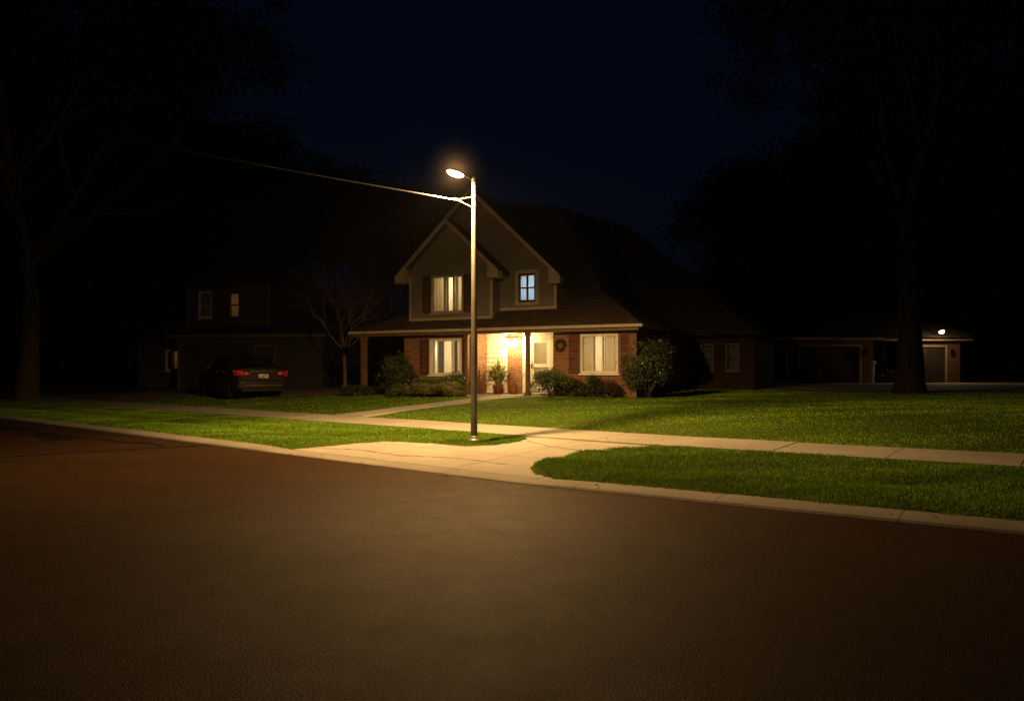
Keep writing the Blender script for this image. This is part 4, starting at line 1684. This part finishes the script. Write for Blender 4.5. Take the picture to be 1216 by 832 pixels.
def m_plate():
    t = NT('licence_plate')
    s_ = t.n('ShaderNodeSeparateXYZ')
    t.l(t.objvec(), s_.inputs[0])
    n = t.noise(t.objvec(), 22, 2)
    c = t.mix(t.ramp(n, [(0.50, 0), (0.60, 0.75)]), (0.72, 0.70, 0.66), (0.30, 0.12, 0.12))
    return t.done(t.principled(c, 0.4, 0, None, 0.5))


CS = 1.2
CARX, CARY = -10.0, 28.8
car = thing('parked_car', 'dark sedan parked beside the lawn, red tail lights towards the road', 'car', (CARX, CARY, ground_z(CARX, CARY) + 0.05), R(39))
car.scale = (CS, CS, CS)
# local frame: +y is forward, rear bumper near y = 0
LEN = 4.75  # before the overall scale
WHY = (1.02, 3.85)
WR = 0.325


def prof(y):
    t_ = y / LEN
    zt = np.interp(y, [0, 0.06, 0.3, 1.0, 1.6, 3.2, 4.2, 4.6, 4.75], [0.80, 0.98, 1.03, 1.05, 1.0, 0.98, 0.86, 0.72, 0.58])
    w_ = np.interp(y, [0, 0.08, 0.35, 1.0, 2.4, 3.8, 4.4, 4.66, 4.75], [0.76, 0.83, 0.885, 0.91, 0.92, 0.905, 0.86, 0.74, 0.62])
    zb = np.interp(y, [0, 0.15, 0.5, 4.2, 4.75], [0.36, 0.27, 0.22, 0.20, 0.28])
    return float(zt), float(w_), float(zb)


ys = sorted(set([round(x, 3) for x in np.linspace(0, LEN, 70)]))
vs, fs = [], []
m_ = 0
for y in ys:
    zt, w_, zb = prof(y)
    lo = zb
    for wy in WHY:
        d_ = abs(y - wy)
        if d_ < WR + 0.06:
            lo = max(lo, WR + math.sqrt(max(0, (WR + 0.06) ** 2 - d_ ** 2)))
    lo = min(lo, zt - 0.18)
    mid = max(lo + 0.02, 0.62)
    half = [(0, zt + 0.012), (0.55 * w_, zt + 0.008), (0.86 * w_, zt - 0.012), (0.955 * w_, zt - 0.06), (0.985 * w_, max(lo + 0.06, zt - 0.16)), (w_, max(lo + 0.03, (zt + mid) / 2 - 0.05)), (0.99 * w_, lo + 0.02), (0.965 * w_, lo), (0.80 * w_, lo), (0, lo)]
    full = half + [(-x, z) for x, z in reversed(half[1:-1])]
    m_ = len(full)
    vs += [(x, y, z) for x, z in full]
n = len(ys)
for i in range(n - 1):
    for k in range(m_):
        k2 = (k + 1) % m_
        fs.append((i * m_ + k, i * m_ + k2, (i + 1) * m_ + k2, (i + 1) * m_ + k))
fs.append(tuple(range(m_)))
fs.append(tuple(range((n - 1) * m_ + m_ - 1, (n - 1) * m_ - 1, -1)))
mb = MB()
mb.add(vs, fs)
body = mb.build('body', m_paint, car, True)
body.data.set_sharp_from_angle(angle=R(40))
# greenhouse
cy = np.linspace(0.62, 3.25, 30)
vs, fs = [], []
for y in cy:
    zr = float(np.interp(y, [0.62, 1.0, 1.35, 1.9, 2.3, 2.6, 3.25], [1.03, 1.26, 1.40, 1.465, 1.455, 1.38, 0.99]))
    zb = 0.97
    f_ = max(0.02, (zr - zb) / 0.48)
    wb2 = 0.83
    wt = wb2 - 0.24 * f_
    half = [(0, zr + 0.015), (wt * 0.6, zr + 0.008), (wt * 0.92, zr - 0.02 * f_), (wt + 0.03, zr - 0.06 * f_), (wb2, zb)]
    full = half + [(-x, z) for x, z in reversed(half[1:])]
    m_ = len(full)
    vs += [(x, float(y), z) for x, z in full]
for i in range(len(cy) - 1):
    for k in range(m_ - 1):
        fs.append((i * m_ + k, i * m_ + k + 1, (i + 1) * m_ + k + 1, (i + 1) * m_ + k))
mb = MB()
mb.add(vs, fs)
cab = mb.build('cabin', m_paint, car, True)
# glazing, set a little proud of the cabin
def quad_part(name, pts, mat, th=0.006):
    q = MB()
    nrm = (Vector(pts[1]) - Vector(pts[0])).cross(Vector(pts[2]) - Vector(pts[0])).normalized()
    q.prism(pts, nrm * th)
    return q.build(name, mat, car)


for sg in (-1, 1):
    pr = [(sg * 0.838, 1.05, 1.02), (sg * 0.838, 1.95, 1.02), (sg * 0.655, 1.95, 1.385), (sg * 0.69, 1.42, 1.345)]
    pf = [(sg * 0.838, 2.03, 1.02), (sg * 0.838, 2.95, 1.02), (sg * 0.70, 2.58, 1.29), (sg * 0.655, 2.25, 1.385), (sg * 0.652, 2.03, 1.39)]
    quad_part('side_window', pr if sg > 0 else pr[::-1], m_tint)
    quad_part('side_window', pf if sg > 0 else pf[::-1], m_tint)
quad_part('rear_window', [(-0.70, 0.70, 1.095), (0.70, 0.70, 1.095), (0.53, 1.30, 1.405), (-0.53, 1.30, 1.405)], m_tint)
quad_part('windscreen', [(0.72, 3.18, 1.06), (-0.72, 3.18, 1.06), (-0.54, 2.62, 1.395), (0.54, 2.62, 1.395)], m_tint)
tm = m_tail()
for sg in (-1, 1):
    tl = MB()
    def RS(y, fx):
        zt, w_, zb = prof(y)
        return w_
    # wraps the corner: points on the rear face and along the flank
    out = [(0.46, -0.012), (0.64, -0.014), (0.775, -0.006), (0.84, 0.07), (0.885, 0.2), (0.905, 0.36)]
    zt_ = [0.86, 0.885, 0.905, 0.92, 0.925, 0.90]
    zb_ = [0.80, 0.76, 0.73, 0.735, 0.77, 0.86]
    vs = [(sg * x, y, z) for (x, y), z in zip(out, zt_)] + [(sg * x, y, z) for (x, y), z in zip(out, zb_)]
    q = len(out)
    tl.add(vs, [(i, i + 1, q + i + 1, q + i) for i in range(q - 1)])
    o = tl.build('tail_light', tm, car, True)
    sm = o.modifiers.new('solid', 'SOLIDIFY')
    sm.thickness = 0.03
    sm.offset = 0
mb = MB()
mb.box(-0.44, 0.44, -0.025, 0.01, 0.865, 0.905)
mb.build('boot_trim', m_chrome, car, bevel=0.01)
mb = MB()
mb.box(-0.17, 0.17, -0.022, 0.0, 0.66, 0.80)
mb.build('licence_plate', m_plate(), car, bevel=0.004, seg=1)
mb = MB()
mb.tube([(-0.05, -0.026, 0.935), (0.05, -0.026, 0.935)], 0.022, 8)
mb.build('badge', m_chrome, car, True)
mb = MB()
bp = [(-0.87, 0.26), (-0.80, 0.02), (-0.6, -0.05), (0, -0.075), (0.6, -0.05), (0.80, 0.02), (0.87, 0.26)]
for i in range(len(bp) - 1):
    (xa, ya), (xb, yb) = bp[i], bp[i + 1]
    mb.add([(xa, ya, 0.60), (xb, yb, 0.60), (xb, yb - 0.012, 0.52), (xa, ya - 0.012, 0.52), (xa, ya, 0.33), (xb, yb, 0.33), (xb * 0.97, yb + 0.1, 0.62), (xa * 0.97, ya + 0.1, 0.62)],
           [(0, 3, 2, 1), (3, 4, 5, 2), (0, 1, 6, 7)])
mb.build('bumper', m_paint, car, True)
mb = MB()
mb.box(-0.62, 0.62, -0.092, -0.06, 0.415, 0.435)
mb.build('bumper_trim', m_chrome, car)
mb = MB()
mb.box(-0.7, 0.7, 0.0, 0.5, 0.22, 0.34)
mb.build('underbody', m_rubber, car)
for sg in (-1, 1):
    mb = MB()
    mb.lathe([(0.0, -0.10), (0.07, -0.09), (0.10, -0.02), (0.08, 0.06), (0.0, 0.08)], 12, Matrix.Translation((sg * 0.98, 2.72, 1.03)) @ Matrix.Rotation(R(90), 4, 'Y') @ Matrix.Diagonal((0.8, 0.9, 1.1, 1)))
    mb.build('wing_mirror', m_paint, car, True)
    for yy in (1.25, 2.15):
        mb = MB()
        mb.box(sg * 0.925 - 0.015, sg * 0.925 + 0.015, yy - 0.09, yy + 0.09, 0.86, 0.885)
        mb.build('handle', m_chrome, car, bevel=0.008)
    for wy in WHY:
        M_ = Matrix.Translation((sg * 0.80, wy, WR)) @ Matrix.Rotation(R(90), 4, 'Y')
        mb = MB()
        mb.lathe([(0.20, -0.10), (0.30, -0.105), (0.32, -0.085), (WR, -0.04), (WR, 0.04), (0.32, 0.085), (0.30, 0.105), (0.20, 0.10)], 28, M_)
        whl = mb.build('wheel', m_rubber, car, True)
        mb = MB()
        mb.lathe([(0.215, -0.085), (0.215, 0.085), (0.19, 0.06), (0.19, -0.06)], 24, M_)
        for k in range(5):
            S_ = M_ @ Matrix.Rotation(2 * math.pi * k / 5, 4, 'Z')
            mb.box(0.0, 0.20, -0.028, 0.028, -0.075 if sg < 0 else 0.045, -0.045 if sg < 0 else 0.075, M=S_)
        mb.lathe([(0.0, -0.08), (0.06, -0.08), (0.06, 0.08), (0.0, 0.08)], 14, M_)
        mb.build('rim', m_alloy, whl)

# ------------------------------------------------------------------ neighbour house on the left
LH = thing('neighbour_house', 'dark two storey house with a garage behind the parked car, one upstairs window lit', 'house', (-18.15, 39.0, 0.74), R(-8))
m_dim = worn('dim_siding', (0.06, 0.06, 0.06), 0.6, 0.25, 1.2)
mb = MB()
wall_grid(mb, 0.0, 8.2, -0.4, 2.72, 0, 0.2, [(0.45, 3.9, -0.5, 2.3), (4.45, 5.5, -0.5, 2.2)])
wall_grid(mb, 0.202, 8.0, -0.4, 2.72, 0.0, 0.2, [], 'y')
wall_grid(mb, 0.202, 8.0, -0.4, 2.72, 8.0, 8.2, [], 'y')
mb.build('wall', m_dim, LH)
mb = MB()
for k in range(4):
    mb.box(0.46, 3.89, 0.08, 0.13, -0.05 + k * 0.585, 0.52 + k * 0.585)
    for j in range(4):
        mb.box(0.6 + j * 0.83, 0.6 + j * 0.83 + 0.62, 0.068, 0.082, 0.06 + k * 0.585, 0.42 + k * 0.585)
mb.build('garage_door', worn('garage_paint', (0.045, 0.044, 0.04), 0.5, 0.2, 2), LH)
mb = MB()
mb.box(4.46, 5.49, 0.1, 0.15, -0.05, 2.19)
mb.box(4.6, 5.35, 0.085, 0.101, 1.15, 2.0)
mb.box(4.6, 5.35, 0.085, 0.101, 0.15, 1.0)
mb.build('side_door', m_dim, LH, bevel=0.01)
mb = MB()
mb.box(-0.06, 0.08, -0.04, 0.0, -0.3, 2.6)
mb.build('corner_board', MA['wing_frame'], LH)
mb = MB()
mb.box(4.35, 4.45, -0.04, 0.0, 0, 2.3)
mb.box(5.5, 5.6, -0.04, 0.0, 0, 2.3)
mb.box(4.35, 5.6, -0.042, 0.0, 2.2, 2.32)
mb.build('door_trim', MA['wing_frame'], LH)
mb = MB()
mb.box(-0.5, 8.6, -0.5, -0.42, 2.66, 2.84)
mb.build('fascia', MA['wing_frame'], LH)
mb = MB()
mb.prism([(-0.5, -0.42, 2.84), (-0.5, 1.2, 3.45), (-0.5, 1.2, 2.70), (-0.5, -0.42, 2.70)], (9.1, 0, 0))
mb.build('porch_roof', MA['shingle_dark'], LH)
LW = [(0.55, 1.3, 3.85, 5.3), (2.33, 2.98, 3.85, 5.22)]
mb = MB()
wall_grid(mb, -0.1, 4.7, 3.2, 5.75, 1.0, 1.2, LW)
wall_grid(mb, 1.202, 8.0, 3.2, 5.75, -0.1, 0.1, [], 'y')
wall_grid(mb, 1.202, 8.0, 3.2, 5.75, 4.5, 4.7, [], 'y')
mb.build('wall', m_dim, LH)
mb = MB()
mb.box(-0.16, 0.0, 0.96, 1.0, 3.4, 5.7)
mb.build('corner_board', MA['wing_frame'], LH)
mb = MB()
mb.box(4.6, 4.76, 0.96, 1.0, 3.4, 5.7)
mb.build('corner_board', MA['wing_frame'], LH)
mb = MB()
mb.add([(-0.6, 0.5, 5.72), (5.2, 0.5, 5.72), (5.2, 8.5, 5.72), (-0.6, 8.5, 5.72), (1.6, 3.6, 7.6), (3.0, 3.6, 7.6)],
       [(0, 1, 5, 4), (1, 2, 5), (2, 3, 4, 5), (3, 0, 4), (3, 2, 1, 0)])
mb.build('roof', MA['shingle_dark'], LH)
w = window(LH, *LW[0], 1.02, bars=((4.55, 0.05),), fw=0.07, label='unlit upstairs window')
mb = MB()
mb.box(0.5, 1.35, 1.25, 1.28, 3.8, 5.35)
mb.build('blind', MA['pleat'], w)
w = window(LH, *LW[1], 1.02, bars=((4.55, 0.06),), fw=0.06, frame=MA['dark_brown'], label='lit upstairs window')
curtain(2.35, 2.96, 3.88, 5.2, 1.3, 4, 0.012, MA['sheer'], w, 3)
room(LH, 1.9, 3.5, 1.25, 3.0, 3.5, 5.6, 6.0, (1.0, 0.50, 0.18), (2.6, 2.3, 4.7))
mb = MB()
wall_grid(mb, -3.6, -0.12, -0.4, 2.7, 1.6, 1.8, [(-1.85, -1.05, 0.95, 2.05)])
mb.build('wall', m_dim, LH)
mb = MB()
mb.add([(-4.0, 1.2, 2.66), (-0.1, 1.2, 2.66), (-0.1, 5, 4.2), (-4.0, 5, 4.2)], [(0, 1, 2, 3)])
mb.build('roof', MA['shingle_dark'], LH)
w = window(LH, -1.85, -1.05, 0.95, 2.05, 1.62, mulls=((-1.5, 0.06),), fw=0.06, label='small lit ground floor window at the side of the garage')
curtain(-1.47, -1.07, 0.98, 2.02, 1.84, 3, 0.012, MA['sheer'], w, 4)
curtain(-1.83, -1.53, 0.98, 2.02, 1.84, 3, 0.012, worn('heavy_drape', (0.05, 0.045, 0.035), 0.9, 0.2), w, 5)
room(LH, -2.2, -0.5, 1.81, 3.2, 0.5, 2.5, 3.2, (1.0, 0.58, 0.25), (-1.3, 2.6, 1.8))

# ------------------------------------------------------------------ ranch house on the right with garages
RHz = ground_z(20, 45) + 0.02
RH = thing('garage_house', 'long low brick house with garage doors and a lit floodlight across the drive', 'house', (15.7, 45.0, RHz), R(0))
mb = MB()
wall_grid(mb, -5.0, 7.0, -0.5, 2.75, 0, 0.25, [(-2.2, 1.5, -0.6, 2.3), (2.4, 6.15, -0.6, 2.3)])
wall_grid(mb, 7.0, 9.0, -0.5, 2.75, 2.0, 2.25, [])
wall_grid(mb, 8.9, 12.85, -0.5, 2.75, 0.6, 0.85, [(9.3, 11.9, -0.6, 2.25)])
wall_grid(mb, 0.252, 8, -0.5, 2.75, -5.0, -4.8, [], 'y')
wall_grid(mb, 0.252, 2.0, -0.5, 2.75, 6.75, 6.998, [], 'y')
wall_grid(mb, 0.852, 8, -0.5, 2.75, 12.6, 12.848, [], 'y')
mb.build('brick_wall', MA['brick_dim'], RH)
m_gd = worn('garage_door_paint', (0.045, 0.035, 0.027), 0.5, 0.3, 2)
for (xa, xb, yy) in ((-2.2, 1.5, 0.1), (2.4, 6.15, 0.1), (9.3, 11.9, 0.7)):
    mb = MB()
    for k in range(4):
        mb.box(xa + 0.01, xb - 0.01, yy, yy + 0.05, -0.06 + k * 0.585, 0.515 + k * 0.585)
        nn = 5
        for j in range(nn):
            wj = (xb - xa) / nn
            mb.box(xa + j * wj + 0.08, xa + (j + 1) * wj - 0.08, yy - 0.012, yy + 0.002, 0.05 + k * 0.585, 0.42 + k * 0.585)
    mb.build('garage_door', m_gd, RH)
    mb = MB()
    mb.box(xa - 0.11, xa, yy - 0.13, yy - 0.101, -0.2, 2.3)
    mb.box(xb, xb + 0.11, yy - 0.13, yy - 0.101, -0.2, 2.3)
    mb.box(xa - 0.11, xb + 0.11, yy - 0.134, yy - 0.101, 2.3, 2.40)
    mb.build('door_trim', MA['trim'], RH)
mb = MB()
mb.box(-5.5, 7.4, -0.62, -0.5, 2.66, 2.84)
mb.build('fascia', MA['trim'], RH)
mb = MB()
mb.box(7.45, 13.3, -0.02, 0.1, 2.66, 2.82)
mb.build('fascia', MA['trim'], RH)
mb = MB()
mb.add([(-5.5, -0.5, 2.84), (13.3, -0.5, 2.84), (13.3, 12, 2.84), (-5.5, 12, 2.84), (0.0, 5.5, 6.2), (8.0, 5.5, 6.2)],
       [(0, 1, 5, 4), (1, 2, 5), (2, 3, 4, 5), (3, 0, 4), (3, 2, 1, 0)])
mb.build('roof', MA['shingle_dark'], RH)
for (xx, yy) in ((6.55, -0.02), (12.3, 0.58)):
    mb = MB()
    mb.box(xx - 0.07, xx + 0.07, yy - 0.14, yy - 0.01, 1.75, 2.02)
    mb.prism([(xx - 0.1, yy - 0.17, 2.02), (xx + 0.1, yy - 0.17, 2.02), (xx, yy - 0.17, 2.16)], (0, 0.16, 0))
    mb.build('wall_lantern', MA['dark_metal'], RH)
# small white post by the garage pier
wp = thing('white_post', 'short white post with a round cap beside the garage pier', 'post', (22.3, 44.2, ground_z(22.3, 44.2) + 0.02))
mb = MB()
mb.tube([(0, 0, -0.1), (0, 0, 1.15)], [0.075, 0.075], 12)
mb.build('shaft', MA['white'], wp, True)
mb = MB()
mb.lathe([(0.075, 1.15), (0.15, 1.18), (0.17, 1.28), (0.12, 1.38), (0.0, 1.41)], 14)
mb.build('cap', MA['white'], wp, True)
shrub('garage_shrub', 'dark round shrub in front of the brick pier between the garage doors', 'shrub', (18.0, 44.0, ground_z(18, 44)), 1.0, 0.6, 1.25, MA['leaf_deep'], 1200, 0.12, 61)
shrub('garage_shrub', 'low dark shrub in front of the recessed wall of the garage house', 'shrub', (23.9, 45.3, ground_z(23.9, 45.3)), 0.9, 0.6, 1.0, MA['leaf_deep'], 1200, 0.12, 62)
# floodlight over the right hand garage
FX = 10.75
mb = MB()
mb.tube([(FX, 0.12, 2.80), (FX, -0.45, 3.10), (FX, -0.86, 3.16)], 0.03, 8)
mb.lathe([(0.05, 0.16), (0.11, 0.10), (0.17, 0.0), (0.165, -0.02)], 14, Matrix.Translation((FX, -0.92, 3.20)) @ Matrix.Rotation(R(-28), 4, 'X'))
fl = mb.build('floodlight', MA['dark_metal'], RH, True)
mb = MB()
mb.lathe([(0.16, -0.015), (0.13, -0.10), (0.07, -0.15), (0.0, -0.16)], 14, Matrix.Translation((FX, -0.92, 3.20)) @ Matrix.Rotation(R(-28), 4, 'X'))
mb.build('bulb', emit_mat('lit_floodlight', (1.0, 0.66, 0.30), 14), fl, True)
point_light('floodlight_lamp', (FX, -1.06, 2.98), 95, (1.0, 0.62, 0.27), 0.08, RH)

# ------------------------------------------------------------------ trees
tree('street_tree', 'huge old tree at the far left, thick trunk under a spreading dark crown', (-23.7, 35.0, ground_z(-23.7, 35)), 7.5, 0.46, 5, [6, 3, 3, 3], [0.85, 0.65, 0.6, 0.6], 4, 60000, 0.26, 0.8, MA['bark'], MA['leaf_dark'], lean=(0.02, 0), limb_scale=1.12, up=0.10)
tree('lawn_tree', 'huge dark tree with a flared trunk on the lawn at the right', (14.6, 26.3, ground_z(14.6, 26.3)), 6.4, 0.42, 8, [7, 3, 3, 3], [0.9, 0.7, 0.6, 0.6], 4, 60000, 0.22, 0.75, MA['bark_black'], MA['leaf_dark'], limb_scale=1.12, up=0.10)
tree('bare_tree', 'small leafless tree with fine twigs beyond the far end of the porch', (-7.72, 33.0, ground_z(-7.72, 33.0)), 1.9, 0.10, 12, [6, 4, 4, 3, 3], [0.65, 0.6, 0.6, 0.6, 0.6], 5, 0, 0.1, 0.1, MA['bark_pale'], MA['leaf_dark'], flare=False, limb_scale=1.05, up=0.05, twist=0.3)
# the same for trees beyond the houses: three grown, the rest copied
BT = [(-13.0, 52.0, 1.0, 0.3, 'dark tree behind the garage of the two storey neighbour house'),
      (-9.6, 54.0, 1.0, 1.9, 'tall dark tree behind the far end of the porch roof'),
      (-20.0, 56.0, 1.25, 4.0, 'tall dark tree rising over the roof of the neighbour house'),
      (-30.0, 54.0, 1.3, 5.0, 'dark tree far back, past the small lit window at the left'),
      (19.0, 62.0, 0.62, 0.9, 'dark tree past the rear wing of the brick house'),
      (24.5, 64.0, 1.35, 3.3, 'dark tree rising behind the low garage house'),
      (36.0, 62.0, 1.5, 5.6, 'dark tree far back at the right edge'),
      (29.0, 52.0, 1.45, 2.2, 'tall dark tree behind the lit floodlight of the garage house'),
      (40.0, 47.0, 1.4, 4.4, 'dark tree at the far right beyond the end of the garage house'),
      (-34.0, 47.0, 1.5, 1.1, 'dark tree at the far left behind the thick street tree'),
      (-24.0, 52.0, 1.35, 0.4, 'dark tree between the thick street tree and the neighbour house')]
protos = []
for i, (X, Y, sc_, rz, lab) in enumerate(BT):
    if i < 3:
        o, _ = tree('background_tree', lab, (X, Y, ground_z(X, Y)), 4.4, 0.30, 30 + i, [6, 4, 3, 3], [0.75, 0.7, 0.6, 0.6], 4, 34000, 0.28, 0.7, MA['bark_black'], MA['leaf_dark'], 'trees beyond the houses', limb_scale=1.05)
        protos.append(o)
    else:
        o = copy_tree(protos[i % 3])
        o['label'] = lab
    o.location = (X, Y, ground_z(X, Y))
    o.rotation_euler = (0, 0, rz)
    o.scale = (sc_, sc_, sc_)

# a far wood closing the view on both sides
r = np.random.default_rng(77)
n_ = 60000
th_ = r.uniform(-0.95, 0.95, n_)
dist = r.uniform(78, 96, n_)
wx, wy = dist * np.sin(th_), dist * np.cos(th_)
top_ = 4.5 + 12 * np.clip((np.abs(th_ - 0.02) - 0.26) / 0.14, 0, 1) + 1.8 * np.sin(th_ * 23) + 1.2 * np.sin(th_ * 51 + 1) + 1.2 * np.sin(th_ * 117)
wz = 0.8 + top_ * r.uniform(0, 1, n_) ** 0.7
fw_ = leaf_mesh('far_wood', np.stack([wx, wy, wz], -1), 1.1, MA['leaf_dark'], None, 78, None, 0.7)
tag(fw_, 'dark wood far beyond the houses', kind='stuff')

# ------------------------------------------------------------------ sky, haze, moonless night
def sky_dome():
    t = NT('night_sky')
    tx = t.n('ShaderNodeTexSky', sky_type='NISHITA')
    tx.sun_disc = False
    tx.sun_elevation = R(-4)
    tx.sun_rotation = R(200)
    g_ = t.n('ShaderNodeNewGeometry')
    nv = t.n('ShaderNodeVectorMath', operation='NORMALIZE')
    t.l(g_.outputs['Position'], nv.inputs[0])
    s_ = t.n('ShaderNodeSeparateXYZ')
    t.l(nv.outputs[0], s_.inputs[0])
    grad = t.ramp(s_.outputs[2], [(0.0, (0.0001, 0.0002, 0.0004)), (0.08, (0.0003, 0.0005, 0.0012)), (0.2, (0.0009, 0.0020, 0.0056)), (0.5, (0.0007, 0.0017, 0.0060)), (1.0, (0.0004, 0.0010, 0.0035))])
    n_ = t.noise(nv.outputs[0], 3.0, 5)
    col = t.mix(t.math('MULTIPLY', t.ramp(n_, [(0.45, 0), (0.7, 1)]), 0.35), grad, (0.0010, 0.0015, 0.0036))
    e = t.n('ShaderNodeEmission')
    t.l(col, e.inputs[0])
    e.inputs[1].default_value = 1.1
    m = t.done(e)
    t.t.nodes.remove(tx)
    m.cycles.emission_sampling = 'NONE'
    return m


mb = MB()
prof_ = []
RD = 1500.0
for i in range(17):
    a = R(-4) + (R(90) - R(-4)) * i / 16
    prof_.append((RD * math.cos(a) if i < 16 else 0.0, RD * math.sin(a)))
vs = []
mb.lathe(prof_, 48)
mb.f = [f for f in mb.f if len(f) == 4]
mb.mi = [0] * len(mb.f)
tag(mb.build('sky', sky_dome(), None, True), kind='structure')

wld = bpy.data.worlds.new('World')
scene.world = wld
wld.use_nodes = True
nt = wld.node_tree
bg = nt.nodes['Background']
st = nt.nodes.new('ShaderNodeTexSky')
st.sky_type = 'NISHITA'
st.sun_disc = False
st.sun_elevation = R(-5)
st.sun_rotation = R(200)
nt.links.new(st.outputs[0], bg.inputs[0])
bg.inputs[1].default_value = 0.05
vs_ = nt.nodes.new('ShaderNodeVolumeScatter')
vs_.inputs['Color'].default_value = (1, 1, 1, 1)
vs_.inputs['Density'].default_value = 0.0001
vs_.inputs['Anisotropy'].default_value = 0.3
nt.links.new(vs_.outputs[0], nt.nodes['World Output'].inputs['Volume'])

# ------------------------------------------------------------------ render settings
scene.view_settings.view_transform = 'Standard'
scene.view_settings.look = 'None'
scene.view_settings.exposure = 0
scene.view_settings.gamma = 1
cy_ = scene.cycles
cy_.use_denoising = True
cy_.max_bounces = 6
cy_.diffuse_bounces = 3
cy_.glossy_bounces = 3
cy_.transmission_bounces = 4
cy_.transparent_max_bounces = 8
cy_.volume_bounces = 0
cy_.sample_clamp_indirect = 4.0
cy_.use_light_tree = True
